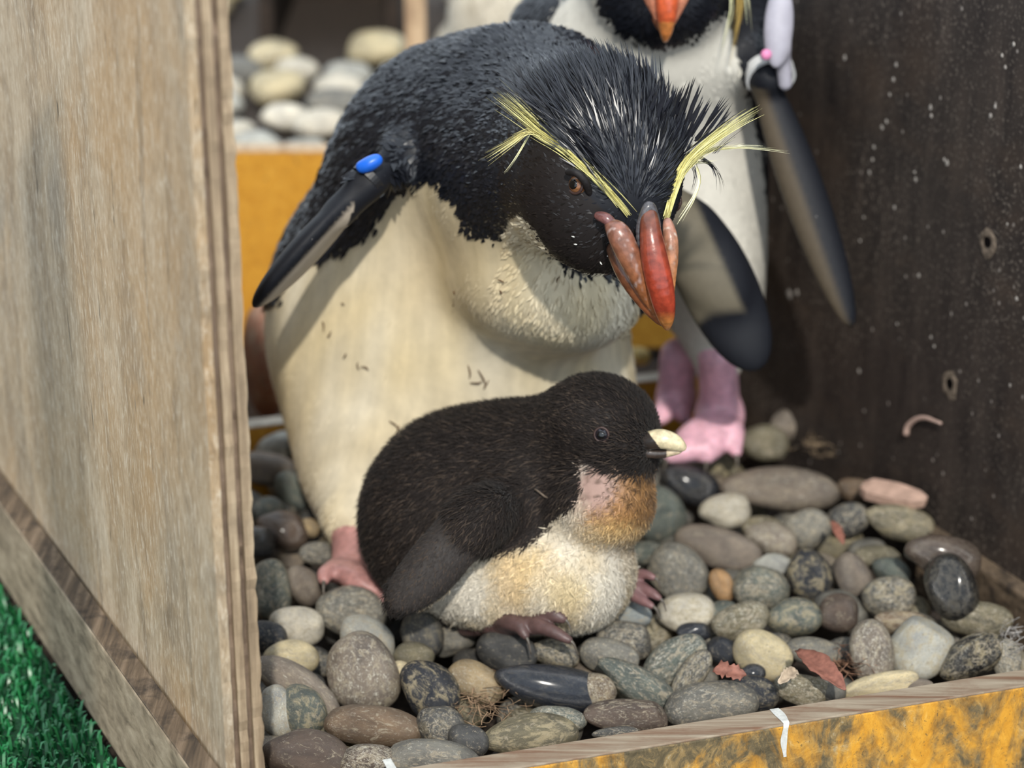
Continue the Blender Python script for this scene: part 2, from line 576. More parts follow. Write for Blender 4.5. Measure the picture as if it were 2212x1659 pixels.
# batten screwed along the foot of the panel, outside
b0 = A0 - DIR * 0.04
trim = empty('trim_1', (b0[0], b0[1], -0.04))
tag(trim, 'weathered wooden batten along the foot of the plywood panel, above the turf', None, None, 'structure')
o0 = atz(229, 1408, 0.02)[:2]
bw = abs((o0 - A0) @ NRM)
slab('batten', b0 - NRM * 0.0012, b0 - NRM * 0.0012 + DIR * 0.75, bw - 0.0012, -0.042, 0.0188, M['batten'], trim, 0.001, -1.0)
slab('top_edge', b0 - NRM * 0.0015 , b0 - NRM * 0.0015 + DIR * 0.75, bw - 0.0022, 0.0186, 0.0200, M['batten_top'], trim, 0.0005, -1.0)

# right wall
W0 = atz(2212, 1261, -0.015)[:2]
w_start = W0 - DIR * 0.30
w_end = W0 + DIR * 0.40
wall_right = empty('wall_right', (w_start[0], w_start[1], -0.06))
tag(wall_right, 'dark stained plywood side wall with specks and screw holes', None, None, 'structure')
slab('panel', w_start, w_end, 0.02, -0.06, 0.47, M['dark_wall'], wall_right, 0.001, 1.0)
trim2 = slab('trim_2', w_start - NRM * 0.0005, W0 + DIR * 0.09, 0.013, -0.06, -0.013, M['batten_top'], None, 0.002, -1.0)
tag(trim2, 'narrow mouldy wooden strip along the foot of the dark wall', None, None, 'structure')

def on_wall(px, py, lift=0.0):
    """point of the right wall's inner face seen at that pixel"""
    r = ray(px, py)
    n3 = np.array([NRM[0], NRM[1], 0]); p0 = np.array([W0[0], W0[1], 0])
    t = ((p0 - CAM) @ n3) / (r @ n3)
    return CAM + r * t - n3 * lift

# screw holes with raised torn rims, in the dark wall
M['hole'] = mat_plain('hole_shade', (0.004, 0.003, 0.003), 0.95, 0.05)  # near-black of a flat disc stands in for the shade inside each hole
M['torn'] = mat_plain('torn_wood_rim', (0.13, 0.10, 0.075), 0.8, 0.2, 400, 0.5, 0.6)
wn3 = np.array([-NRM[0], -NRM[1], 0]); wd3 = np.array([DIR[0], DIR[1], 0]); wz3 = np.array([0, 0, 1.0])
M['speck'] = mat_plain('lime_speck', (0.33, 0.30, 0.27), 0.7, 0.3, 300, 0.3, 0.4)
def screw_hole(px, py, r, hi):
    c = on_wall(px, py)
    V = []; F = []
    prof = [(1.9, 0.0), (1.5, 0.0009), (1.05, 0.0006), (0.8, 0.00025)]
    S = 24
    for q, h in prof:
        for s in range(S):
            t = 2 * math.pi * s / S
            j = 1 + rng.normal(0, 0.07)
            V.append(c + (wd3 * math.cos(t) * q * r * j + wz3 * (math.sin(t) * (1.0 + 0.35 * (math.sin(t) < 0))) * q * r * j) + wn3 * (h * hi + 0.0001))
    for a in range(len(prof) - 1):
        for s in range(S):
            s2 = (s + 1) % S
            F.append((a * S + s, a * S + s2, (a + 1) * S + s2, (a + 1) * S + s))
    rim = link('screw_hole', mesh_np('screw_hole', V, [np.array(F)]), M['torn'], wall_right)
    V = [c + wn3 * 0.0002]
    for s in range(S):
        t = 2 * math.pi * s / S
        V.append(c + (wd3 * math.cos(t) + wz3 * math.sin(t)) * r * 0.82 + wn3 * 0.0003)
    F = [(0, 1 + s, 1 + (s + 1) % S) for s in range(S)]
    link('hole', mesh_np('hole', V, [np.array(F)]), M['hole'], rim)
screw_hole(2134, 522, 0.0042, 1.0)
screw_hole(2052, 828, 0.0042, 1.0)
# specks of lime stuck to the wall, each a small flattened drop
for (px, py, r) in [(1978, 388, 8), (1976, 372, 5), (1932, 448, 7), (2046, 352, 9), (2040, 345, 6), (2205, 360, 6), (2176, 484, 5), (2196, 645, 7), (2182, 832, 6),
                    (1985, 595, 6), (2011, 728, 6), (2018, 748, 5), (1856, 802, 7), (2165, 120, 6), (2150, 230, 6), (2010, 232, 8), (2012, 250, 6), (1825, 125, 8),
                    (2190, 95, 7), (2140, 250, 8), (2172, 145, 6), (1938, 700, 5), (1740, 545, 6), (1705, 636, 14), (1722, 632, 9), (1936, 140, 7), (1930, 172, 8), (1922, 205, 6), (1915, 262, 7), (1905, 275, 8), (1888, 318, 7), (1885, 345, 6), (1878, 372, 6), (1866, 470, 5), (1858, 520, 5)]:
    c = on_wall(px, py); s = r * 0.8 * depth(c) / FPX
    bm = bmesh.new(); bmesh.ops.create_icosphere(bm, subdivisions=1, radius=1)
    for v in bm.verts:
        q = v.co
        v.co = Vector(c + (wd3 * q.x * 0.9 + wz3 * q.y * 1.1) * s * random.uniform(0.8, 1.15) + wn3 * q.z * 0.0006)
    me = bpy.data.meshes.new('speck'); bm.to_mesh(me); bm.free()
    link('speck', me, M['speck'], wall_right)

# front board of the nest, painted yellow, worn
def board(name, p0, p1, thick, z0, z1, side, mat_face, mat_top, label, cat='board'):
    r = empty(name, (p0[0], p0[1], z0))
    tag(r, label, cat)
    slab('face', p0, p1, thick, z0, z1 - 0.0012, mat_face, r, 0.0012, side)
    slab('top_edge', p0, p1, thick, z1 - 0.0015, z1, mat_top, r, 0.0006, side)
    return r
f0 = atz(1300, 1628, 0.01)[:2]; f1 = atz(2212, 1480, 0.01)[:2]
bd = (f1 - f0) / np.linalg.norm(f1 - f0)
rt = W0 - f0
# from the panel to the right wall
def hit(p, d, q, e):
    a = np.array([[d[0], -e[0]], [d[1], -e[1]]]); t = np.linalg.solve(a, q - p); return p + d * t[0]
fl_ = hit(f0, bd, pA + NRM * WALL_T, DIR) + bd * 0.0015
fr_ = hit(f0, bd, W0 - NRM * 0.014, DIR) - bd * 0.006
front_board = board('painted_board', fl_, fr_, 0.016, -0.06, 0.010, -1.0, M['yellow'], M['board_top'],
      'worn yellow painted board across the front of the pebble nest')
# white dropping run over the front board
def splash(px0, py0, w, n_top, n_down, ln, par, name='dropping'):
    c = atz(px0, py0, 0.0103)
    fn = np.array([bd[1], -bd[0], 0]); b3 = np.array([bd[0], bd[1], 0])
    rows = []
    for i in range(n_top + n_down):
        if i < n_top:
            q = c + fn * (i / max(1, n_top - 1)) * ((f0 - c[:2]) @ fn[:2]); z = 0.0104
        else:
            k = (i - n_top + 1) / n_down; q = c + fn * ((f0 - c[:2]) @ fn[:2] + 0.0004); z = 0.0100 - k * ln
        wd = w * (0.55 + 0.12 * math.sin(i * 0.8)) * (1.0 - 0.6 * i / (n_top + n_down))
        sh = 0.0007 * math.sin(i * 0.5)
        rows.append((np.array([q[0], q[1], z]) + b3 * (sh - wd), np.array([q[0], q[1], z]) + b3 * (sh + wd)))
    V = [p for r in rows for p in r]
    F = [(2 * i, 2 * i + 1, 2 * i + 3, 2 * i + 2) for i in range(len(rows) - 1)]
    o = link(name, mesh_np(name, V, [np.array(F)]), M['white_lime'], par)
    return o
splash(1672, 1531, 0.0046, 6, 9, 0.020, front_board)
splash(835, 1640, 0.004, 4, 4, 0.01, front_board)

# back board of this nest
k0 = atz(575, 918, 0.004)[:2]
kl = hit(k0, bd, pA + NRM * WALL_T, DIR) + bd * 0.002
kr = hit(k0, bd, W0 - NRM * 0.001, DIR) - bd * 0.002
M['grey_top'] = mat_plain('grey_bleached_wood', (0.42, 0.38, 0.32), 0.8, 0.2, 150, 0.3, 0.3)
board('low_board', kl, kr, 0.014, -0.06, 0.004, -1.0, M['yellow_clean'], M['grey_top'], 'low grey topped board across the back of the pebble nest')

# neighbouring nest box behind: yellow front board, and the pebble bed that it holds
n0 = at(-700, 326, 1.74); n1 = at(1640, 326, 1.74)
yb = board('yellow_board', n0[:2], n1[:2], 0.02, -0.052, float(n0[2]), -1.0, M['yellow_clean'], M['pale_wood'],
      'bright yellow board of the nest box behind the penguins')
bed = link('pebble_bed_base', box_mesh('pebble_bed_base', [(-1.2, 1.80, -0.06), (1.0, 1.80, -0.06), (1.0, 3.3, -0.06), (-1.2, 3.3, -0.06),
                                      (-1.2, 1.80, 0.055), (1.0, 1.80, 0.055), (1.0, 3.3, 0.055), (-1.2, 3.3, 0.055)]), M['soil'])
bed.name = 'floor_2'
tag(bed, 'raised soil bed of the nest box behind', None, None, 'structure')

# wooden post standing in the box behind, dark shelter at the very back
pp = at(898, 118, 1.9)
post = slab('wooden_post', (pp[0] - 0.0088, 1.9), (pp[0] + 0.0088, 1.9), 0.016, 0.05, 0.60, M['pale_wood'], None, 0.0015, -1.0)
tag(post, 'slim pale wooden post standing among the pale stones', 'post')
M['shelter'] = mat_wood('dark_shelter_wood', (0.028, 0.019, 0.014), (0.05, 0.033, 0.022), (0.012, 0.009, 0.007), 'X')
sh = empty('nest_shelter', at(740, 60, 2.35)); tag(sh, 'dark brown wooden shelter on the pale stones at the back', 'shelter')
s0 = at(560, 100, 2.3); s1 = at(868, 100, 2.3)
zt = float(s0[2])
slab('back_panel', (s0[0], 2.55), (s1[0], 2.55), 0.015, 0.05, 0.45, M['shelter'], sh, 0.001, -1.0)
slab('side_panel', (s0[0], 2.3), (s0[0], 2.549), 0.015, 0.05, 0.45, M['shelter'], sh, 0.001, 1.0)
slab('side_panel', (s1[0], 2.3), (s1[0], 2.549), 0.015, 0.05, 0.45, M['shelter'], sh, 0.001, -1.0)
rf = slab('roof', (s0[0] - 0.03, 2.22), (s1[0] + 0.03, 2.22), 0.37, 0.451, 0.468, M['shelter'], sh, 0.001, -1.0)

# stake outside the frame beside the turf (its shadow falls on the panel)
st = slab('wooden_stake', (-0.252, 0.75), (-0.214, 0.75), 0.03, -0.06, 0.64, M['batten'], None, 0.002, -1.0)
tag(st, 'tall bare wooden stake standing in the green turf', 'stake')

# artificial turf
M['turf'] = mat_attr('green_plastic_turf', 0.35, 0.5, 900, 0.2, 0.0)
tn = 24000
lim0 = b0 - NRM * (bw + 0.001)
X = np.stack([rng.uniform(0.0, 0.86, tn), rng.uniform(-0.32, 0.0, tn)], 1)
tuft = X
XY = lim0[None] - DIR[None] * 0.42 + X[:, :1] * DIR[None] + X[:, 1:] * NRM[None]
# gather the blades into tufts
cell = 0.0052
XYt = np.round(XY / cell) * cell + rng.normal(0, 0.0007, XY.shape)
keep = ((XYt - lim0) @ NRM) < -0.002
XYt = XYt[keep]; tn = len(XYt)
X3 = np.column_stack([XYt, np.full(tn, -0.0475)])
ang = rng.uniform(0, 2 * math.pi, tn)
T = np.column_stack([np.cos(ang), np.sin(ang), np.zeros(tn)])
N = np.tile([0, 0, 1.0], (tn, 1))
g = rng.uniform(0.7, 1.15, (tn, 1))
colr = np.array([[0.012, 0.155, 0.045]]) * g
tl = rng.uniform(0.004, 0.0065, tn)
tm = blade_mesh('turf', X3, N, T, tl, 0.0009, rng.uniform(1.0, 2.4, tn), colr, 0.2, 0.30, 1.0, 0.0, 0.3)
turf_base = [lim0 - DIR * 0.44, lim0 + DIR * 0.46, lim0 + DIR * 0.46 - NRM * 0.34, lim0 - DIR * 0.44 - NRM * 0.34]
tb = box_mesh('turf_mat', [(p[0], p[1], -0.061) for p in turf_base] + [(p[0], p[1], -0.047) for p in turf_base])
M['turf_base'] = mat_plain('turf_backing', (0.006, 0.05, 0.018), 0.7)
tr = empty('artificial_turf', (turf_base[0][0], turf_base[0][1], -0.061))
tag(tr, 'bright green plastic turf mat beside the wooden batten', 'turf')
link('backing', tb, M['turf_base'], tr)
tag(link('blades', tm, M['turf'], tr), None, None, None, 'stuff')

# ================================================================== pebbles
def mat_pebble(name, rough, crust, speck, blot=0.0, coat=0.0):
    m, nt, b = new_mat(name)
    oi = nt.nodes.new('ShaderNodeObjectInfo')
    o = coords(nt)
    ad = nt.nodes.new('ShaderNodeVectorMath'); ad.operation = 'ADD'
    sc = nt.nodes.new('ShaderNodeVectorMath'); sc.operation = 'SCALE'; sc.inputs[0].default_value = (37, 51, 23)
    nt.links.new(oi.outputs['Random'], sc.inputs['Scale'])
    nt.links.new(o, ad.inputs[0]); nt.links.new(sc.outputs[0], ad.inputs[1])
    v = ad.outputs[0]
    n1 = noise(nt, v, 1.3, 5, 0.6, 0.3)
    c = mixc(nt, 1.0, oi.outputs['Color'], ramp(nt, n1, [(0.3, (0.62, 0.62, 0.64)), (0.7, (1.35, 1.32, 1.25))]), 'MULTIPLY')
    if blot:
        n4 = noise(nt, v, 2.6, 9, 0.76, 0.6)
        c = mixc(nt, ramp(nt, n4, [(0.49, (0, 0, 0)), (0.58, (blot,) * 3)]), c, (0.40, 0.33, 0.20))
    n2 = noise(nt, v, 3.0, 8, 0.78, 1.4)
    rv = nt.nodes.new('ShaderNodeMath'); rv.operation = 'MULTIPLY_ADD'; rv.inputs[1].default_value = 0.085; rv.inputs[2].default_value = -0.045
    fr = nt.nodes.new('ShaderNodeMath'); fr.operation = 'FRACT'
    m7 = nt.nodes.new('ShaderNodeMath'); m7.operation = 'MULTIPLY'; m7.inputs[1].default_value = 7.31
    nt.links.new(oi.outputs['Random'], m7.inputs[0]); nt.links.new(m7.outputs[0], fr.inputs[0]); nt.links.new(fr.outputs[0], rv.inputs[0])
    def vary(n):
        a = nt.nodes.new('ShaderNodeMath'); a.operation = 'ADD'; nt.links.new(n, a.inputs[0]); nt.links.new(rv.outputs[0], a.inputs[1]); return a.outputs[0]
    c = mixc(nt, ramp(nt, vary(n2), [(0.52, (0, 0, 0)), (0.60, (crust,) * 3)]), c, (0.34, 0.29, 0.21))
    n3 = noise(nt, v, 9.0, 9, 0.85, 1.0)
    c = mixc(nt, ramp(nt, vary(n3), [(0.555, (0, 0, 0)), (0.62, (speck,) * 3)]), c, (0.60, 0.57, 0.48))
    n5 = noise(nt, v, 17.0, 5, 0.8, 1.0)
    c = mixc(nt, ramp(nt, n5, [(0.57, (0, 0, 0)), (0.66, (0.8,) * 3)]), c, (0.035, 0.03, 0.024))
    nt.links.new(c, b.inputs['Base Color'])
    nt.links.new(ramp(nt, n2, [(0.4, (rough,) * 3), (0.7, (min(1, rough + 0.3),) * 3)]), b.inputs['Roughness'])
    b.inputs['Specular IOR Level'].default_value = 0.5
    b.inputs['Coat Weight'].default_value = coat
    b.inputs['Coat Roughness'].default_value = 0.15
    bump(nt, b, n3, 0.35, 0.06)
    return m
PM = {'d': mat_pebble('pebble_dusty', 0.40, 0.80, 0.85),          # dusty grey
      's': mat_pebble('pebble_speckled', 0.42, 0.9, 0.95, 0.25),  # thickly speckled
      'm': mat_pebble('pebble_mottled', 0.40, 0.8, 0.75, 0.6),    # mottled with pale crust
      'g': mat_pebble('pebble_glossy', 0.20, 0.14, 0.08, 0.0, 0.4)}    # wet and glossy

def pebble_variant(seed):
    r = np.random.default_rng(seed)
    bm = bmesh.new()
    bmesh.ops.create_icosphere(bm, subdivisions=4, radius=1)
    V = np.array([v.co for v in bm.verts])
    p = r.uniform(1.95, 2.35)
    V /= ((np.abs(V) ** p).sum(1) ** (1 / p))[:, None]
    D = np.zeros(len(V))
    for k in range(7):
        w = r.normal(0, 1, 3); w *= r.uniform(0.9, 2.3) / np.linalg.norm(w)
        D += r.uniform(0.02, 0.055) * np.sin(V @ w * 1.6 + r.uniform(0, 6.28))
    # soft dents
    for k in range(3):
        n = r.normal(0, 1, 3); n /= np.linalg.norm(n)
        h = V @ n - r.uniform(0.72, 0.88)
        D -= np.clip(h, 0, 1) * 0.55
    V = V * (1 + D)[:, None]
    V[:, 0] *= 1 + 0.10 * r.uniform(-1, 1) * V[:, 1]
    V[:, 1] *= 1 + 0.16 * r.uniform(-1, 1) * V[:, 0]      # egg taper
    V /= np.abs(V).max(0)[None]
    for v, q in zip(bm.verts, V): v.co = q
    me = bpy.data.meshes.new('pebble'); bm.to_mesh(me); bm.free()
    me.polygons.foreach_set('use_smooth', [True] * len(me.polygons))
    return me
variants = [pebble_variant(100 + i) for i in range(14)]
mats_var = {}
def peb_mesh(i, mk):
    if (i, mk) not in mats_var:
        me = variants[i].copy(); me.materials.clear(); me.materials.append(PM[mk]); mats_var[(i, mk)] = me
    return mats_var[(i, mk)]

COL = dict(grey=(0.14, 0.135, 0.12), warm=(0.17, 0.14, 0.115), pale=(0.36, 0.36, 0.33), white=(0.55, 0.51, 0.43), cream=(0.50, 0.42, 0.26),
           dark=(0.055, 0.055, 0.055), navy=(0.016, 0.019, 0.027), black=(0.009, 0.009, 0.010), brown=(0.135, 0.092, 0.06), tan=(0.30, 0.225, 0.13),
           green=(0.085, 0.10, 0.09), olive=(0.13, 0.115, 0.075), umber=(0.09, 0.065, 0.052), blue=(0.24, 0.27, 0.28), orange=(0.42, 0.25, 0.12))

placed = []          # centre, axes, radii of everything lying in the nest
def add_pebble(c, ax, r, col, mk, label, group=None, var=None, name='pebble'):
    i = var if var is not None else random.randrange(len(variants))
    o = bpy.data.objects.new(name, peb_mesh(i, mk))
    C.objects.link(o)
    A = np.array(ax)
    if np.linalg.det(A) < 0: A[2] = -A[2]
    o.matrix_world = Matrix.Translation(Vector([float(t) for t in c])) @ Matrix([[float(A[j][i]) for j in range(3)] for i in range(3)]).to_4x4() @ Matrix.Diagonal((*[float(t) for t in r], 1))
    j = random.uniform(0.9, 1.12)
    o.color = (col[0] * j, col[1] * j, col[2] * j, 1)
    tag(o, label, 'pebble', group)
    placed.append((np.asarray(c, float), A.astype(float), np.asarray(r, float)))
    return o

def hero(cx, cy, a, b, ang, col, mk, label, z=None, dz=0.0, group=None):
    if z is None: z = -0.010
    c = atz(cx, cy, z + dz)
    s = depth(c) / FPX * 1.09
    t = math.radians(ang)
    a1 = cR * math.cos(t) - cU * math.sin(t); a2 = cR * math.sin(t) + cU * math.cos(t)
    rr = min(b, a * 0.8)
    add_pebble(c, [a1, a2, cF], [a * s, b * s, rr * 0.92 * s], COL[col], mk, label, group)

H = [
 # (px, py, half length, half width, turn, colour, surface, label)
 (578, 1273, 66, 48, 90, 'green', 's', 'upright green-grey speckled pebble against the plywood panel edge'),
 (655, 1263, 46, 33, 60, 'warm', 'd', 'small smooth warm grey pebble beside the adult penguin claw'),
 (640, 1353, 56, 40, 5, 'white', 's', 'white and yellow crusted pebble behind the cream pebble at the panel'),
 (574, 1378, 40, 36, 20, 'navy', 'd', 'blue-black pebble tucked against the panel behind the cream pebble'),
 (758, 1320, 74, 52, 10, 'grey', 'd', 'rounded grey pebble right under the adult penguin claw'),
 (800, 1380, 66, 52, 30, 'pale', 's', 'pale green-grey pebble with white crust between two big grey pebbles'),
 (775, 1452, 86, 77, 70, 'warm', 'd', 'largest egg-shaped brown-grey pebble in the nest'),
 (627, 1421, 58, 37, 5, 'cream', 's', 'cream yellow pebble with brown speckles near the panel edge'),
 (650, 1487, 108, 40, 34, 'warm', 'd', 'long brownish pebble lying slantwise behind the speckled pale one'),
 (594, 1535, 56, 40, 80, 'pale', 's', 'pale grey speckled pebble touching the foot of the panel'),
 (653, 1532, 56, 46, 60, 'green', 'm', 'dark blue-green pebble beside the long slanting brown one'),
 (808, 1567, 101, 42, 9, 'brown', 'd', 'brown loaf-shaped pebble lying flat in front of the egg-shaped one'),
 (925, 1490, 72, 56, 52, 'navy', 'm', 'blue-black pebble with tan dirt on its lower half'),
 (952, 1568, 54, 48, 40, 'dark', 's', 'round dark pebble with dense white speckles'),
 (1026, 1472, 62, 38, 32, 'tan', 'd', 'olive tan pebble beside the dry root fibres'),
 (1195, 1486, 122, 46, 7, 'navy', 'g', 'long blue-black shiny pebble with lichen spots at one end'),
 (1097, 1410, 64, 42, 10, 'dark', 'd', 'dark grey pebble under the chick claw'),
 (1198, 1408, 52, 33, 15, 'dark', 'm', 'dark mottled pebble under the chick toes'),
 (1142, 1590, 100, 45, -4, 'olive', 'm', 'broad mottled olive pebble against the front board'),
 (1014, 1602, 46, 36, 30, 'dark', 'd', 'dark pebble wedged between the speckled and the broad olive one'),
 (1204, 1553, 60, 27, 8, 'green', 'd', 'flat grey-green pebble behind the broad olive one'),
 (662, 1632, 96, 60, 12, 'umber', 'd', 'big dark brown pebble with a pit in the panel corner'),
 (800, 1646, 62, 38, 8, 'umber', 'd', 'dark brown pebble splashed with white by the front board'),
 (935, 1642, 96, 44, 8, 'grey', 'd', 'flat grey pebble with a small hole by the front board'),
 (893, 1417, 42, 28, 10, 'olive', 'd', 'small olive pebble behind the blue-black dirty one'),
 (866, 1450, 26, 28, 0, 'cream', 'd', 'small cream pebble between the egg-shaped and the blue-black one'),
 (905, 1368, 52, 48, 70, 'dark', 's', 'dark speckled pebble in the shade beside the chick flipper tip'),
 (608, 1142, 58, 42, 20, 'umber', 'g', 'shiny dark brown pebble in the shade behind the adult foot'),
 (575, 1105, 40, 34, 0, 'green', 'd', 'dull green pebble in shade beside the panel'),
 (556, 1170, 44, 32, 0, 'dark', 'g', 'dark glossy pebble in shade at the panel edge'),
 (664, 1140, 26, 20, 20, 'tan', 'd', 'little yellowish pebble behind the adult leg'),
 (690, 1195, 40, 24, 0, 'dark', 'd', 'dark pebble right behind the adult foot'),
 (640, 1060, 48, 34, 30, 'green', 'd', 'dull green pebble behind the adult belly'),
 (572, 1018, 66, 38, 10, 'warm', 'd', 'large pale grey-brown pebble before the back board'),
 (598, 966, 50, 30, -20, 'pale', 'd', 'pale grey pebble touching the back board'),
 (1465, 1240, 66, 56, 40, 'grey', 'd', 'rounded grey pebble right beside the chick far foot'),
 (1553, 1185, 92, 42, 14, 'warm', 'd', 'long pale grey-brown pebble behind the rounded grey one'),
 (1664, 1162, 56, 38, 20, 'warm', 'd', 'pale brown-grey pebble at the end of the long one'),
 (1560, 1265, 36, 24, 75, 'orange', 'd', 'small orange-brown pebble between two grey ones'),
 (1645, 1270, 58, 46, 20, 'green', 's', 'grey-green finely speckled round pebble'),
 (1668, 1220, 42, 26, 5, 'pale', 'd', 'small pale greenish pebble behind the finely speckled one'),
 (1755, 1242, 57, 52, 60, 'navy', 'm', 'round navy black pebble with tan blotches'),
 (1838, 1245, 52, 38, 65, 'warm', 'd', 'brown-grey pebble leaning beside the navy blotched one'),
 (1898, 1200, 50, 28, 0, 'olive', 'd', 'flat olive pebble behind the shiny dark pair'),
 (1925, 1232, 42, 30, 30, 'green', 'd', 'green-grey pebble behind the white streaked dark one'),
 (1922, 1290, 55, 42, -10, 'dark', 'm', 'dark pebble with a white streak on top'),
 (2036, 1206, 78, 46, 8, 'umber', 'g', 'large shiny brown-grey pebble by the dark wall', 0.012),
 (2047, 1270, 72, 58, 70, 'black', 'g', 'large glossy black pebble leaning on the shiny brown one', 0.006),
 (1363, 1330, 50, 28, 0, 'blue', 'd', 'pale bluish pebble under the chick far foot'),
 (1480, 1329, 60, 44, -5, 'white', 'm', 'white pebble peppered with black specks'),
 (1562, 1330, 34, 31, 0, 'green', 'd', 'small grey-green pebble beside the white peppered one'),
 (1598, 1346, 62, 40, -15, 'olive', 's', 'olive speckled pebble beside the green blotched one'),
 (1712, 1331, 59, 42, 0, 'green', 'm', 'dark green pebble with yellow lichen blotches'),
 (1810, 1325, 42, 40, 0, 'umber', 'd', 'dark brown pebble with a crumb of earth'),
 (2112, 1337, 74, 36, 3, 'olive', 's', 'flat olive-grey pebble close to the wall strip'),
 (1943, 1348, 56, 28, 5, 'brown', 'm', 'earthy brown pebble behind the white-green mottled one'),
 (1990, 1397, 72, 60, -50, 'pale', 'm', 'white-green mottled pebble beside the upright brown one'),
 (1876, 1410, 70, 51, 82, 'warm', 'd', 'upright brown-grey egg pebble next to the red leaf'),
 (2096, 1420, 76, 45, -28, 'black', 'm', 'black pebble with olive crust near the board corner'),
 (1648, 1416, 63, 48, 22, 'cream', 'm', 'cream pebble with dark brown mottling'),
 (1760, 1403, 60, 32, 5, 'grey', 's', 'grey speckled pebble behind the red leaf'),
 (1560, 1405, 33, 28, 30, 'navy', 'd', 'small navy pebble beside the mottled cream one'),
 (1502, 1364, 38, 19, 0, 'navy', 'g', 'small flat navy pebble under the white peppered one'),
 (1460, 1424, 82, 43, -36, 'green', 'd', 'green-grey pebble standing slantwise above the blue-grey one'),
 (1355, 1382, 62, 38, 8, 'dark', 'd', 'dark olive pebble in front of the chick belly'),
 (1318, 1420, 62, 38, 12, 'grey', 'd', 'dark grey pebble just before the chick claws'),
 (1372, 1475, 86, 34, 27, 'green', 'd', 'long blue-grey pebble sloping down beside the shiny long one'),
 (1290, 1490, 40, 34, 40, 'brown', 'm', 'brown and black pebble at the end of the long shiny one'),
 (1362, 1546, 94, 34, 2, 'umber', 'd', 'flat purple-brown pebble against the front board'),
 (1538, 1522, 96, 50, -2, 'grey', 'd', 'large dome-shaped grey pebble against the front board'),
 (1494, 1458, 58, 28, -56, 'dark', 'm', 'narrow dark blotched pebble behind the dome-shaped one'),
 (1630, 1500, 56, 40, 20, 'navy', 's', 'dark crusted pebble beside the dome-shaped one'),
 (1728, 1492, 60, 34, 12, 'olive', 's', 'olive crusted pebble right under the pale curled leaf'),
 (1624, 1452, 28, 19, 0, 'navy', 'g', 'tiny navy pebble beside the pinkish leaf scrap'),
 (1905, 1482, 80, 27, -14, 'cream', 'd', 'long smooth cream yellow pebble along the front board'),
 (1966, 1482, 50, 18, 0, 'warm', 'd', 'thin grey pebble lying on the end of the cream one'),
 (1800, 1496, 26, 22, 0, 'grey', 'd', 'small grey pebble under the tip of the red leaf'),
 (2176, 1425, 30, 42, 0, 'grey', 's', 'grey crusted pebble at the wall end of the front board'),
 (1330, 1586, 48, 15, -4, 'dark', 'd', 'thin dark pebble showing above the front board'),
 (1680, 1058, 124, 47, 4, 'warm', 'd', 'very long brown-grey pebble with yellow lichen spots'),
 (1565, 1105, 52, 36, -10, 'white', 's', 'pale speckled pebble below the very long one'),
 (1747, 1143, 52, 43, 0, 'grey', 'd', 'round plain grey pebble with a sunlit top'),
 (1942, 1130, 72, 37, 8, 'olive', 'm', 'olive-grey pebble at the foot of the dark wall'),
 (1836, 1122, 46, 36, 0, 'navy', 'd', 'black pebble beside the olive-grey one by the wall'),
 (1650, 957, 50, 38, 10, 'olive', 'd', 'grey olive pebble just behind the pink foot'),
 (1702, 918, 58, 36, -30, 'warm', 'd', 'tilted brown-grey pebble behind the pink foot'),
 (1490, 1048, 62, 40, 15, 'navy', 'g', 'shiny navy pebble in front of the pink foot'),
 (1420, 1110, 56, 54, 60, 'green', 'd', 'dull green-grey pebble right behind the chick throat'),
 (1397, 1196, 38, 25, 0, 'green', 'd', 'small green-grey pebble behind the chick far foot'),
 (1450, 988, 36, 22, 0, 'blue', 'd', 'small bluish pebble beside the chick beak'),
 (1850, 1060, 40, 26, 20, 'brown', 'd', 'brown pebble next to the pinkish wood chip'),
]
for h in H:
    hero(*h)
STOP = set('with against beside behind right tucked in between lying touching under near by at wedged leaning close next standing sloping just along showing below peppered before splashed half above and'.split())
hero_short = []
for h, q in zip(H, placed):
    w = []
    for t in h[7].split():
        if t in STOP: break
        w.append(t)
    hero_short.append((q[0], ' '.join(w[:6])))
def beside(c):
    return min(hero_short, key=lambda q: np.linalg.norm((q[0] - c)[:2]))[1]

# loose pebbles that fill the bed between and below the ones above
def overlap(c, r):
    for (q, A, R) in placed:
        d = c - q
        if abs(d[0]) > 0.09 or abs(d[1]) > 0.09: continue
        k = np.linalg.norm((A @ d) / (R * 0.92 + r * 0.80))
        if k < 1: return True
    return False

pr, pl = W0 - NRM * 0.018, pA + NRM * (WALL_T + 0.003)
FILL = [('grey', 'd', 'plain grey filler pebble', 'grey filler pebbles of the nest'),
        ('dark', 'd', 'dark grey filler pebble', 'dark filler pebbles of the nest'),
        ('olive', 'm', 'mottled olive filler pebble', 'olive filler pebbles of the nest'),
        ('warm', 's', 'brownish speckled filler pebble', 'brownish filler pebbles of the nest')]
cnt = 0
for tries in range(16000):
    x, y = rng.uniform(-0.40, 0.42), rng.uniform(0.94, 1.50)
    p = np.array([x, y])
    if (p - pl) @ NRM < 0.022 or (p - pr) @ NRM > -0.022: continue
    if (p - f0) @ np.array([-bd[1], bd[0]]) < 0.036 or (p - k0) @ np.array([-bd[1], bd[0]]) > -0.024: continue
    a = rng.uniform(0.011, 0.0185)
    z = rng.uniform(-0.036, -0.020)
    c = np.array([x, y, z])
    t = rng.uniform(0, 3.14)
    ax = [[math.cos(t), math.sin(t), 0], [-math.sin(t), math.cos(t), 0], [0, 0, 1.0]]
    r = np.array([a * 1.15, a * 0.9, a * 0.72])
    if overlap(c, r): continue
    q = FILL[rng.integers(0, 4)]
    add_pebble(c, ax, r, COL[q[0]], q[1], q[2] + ' low beside the ' + beside(c), q[3])
    cnt += 1
    if cnt >= 150: break
print('fill pebbles', cnt)

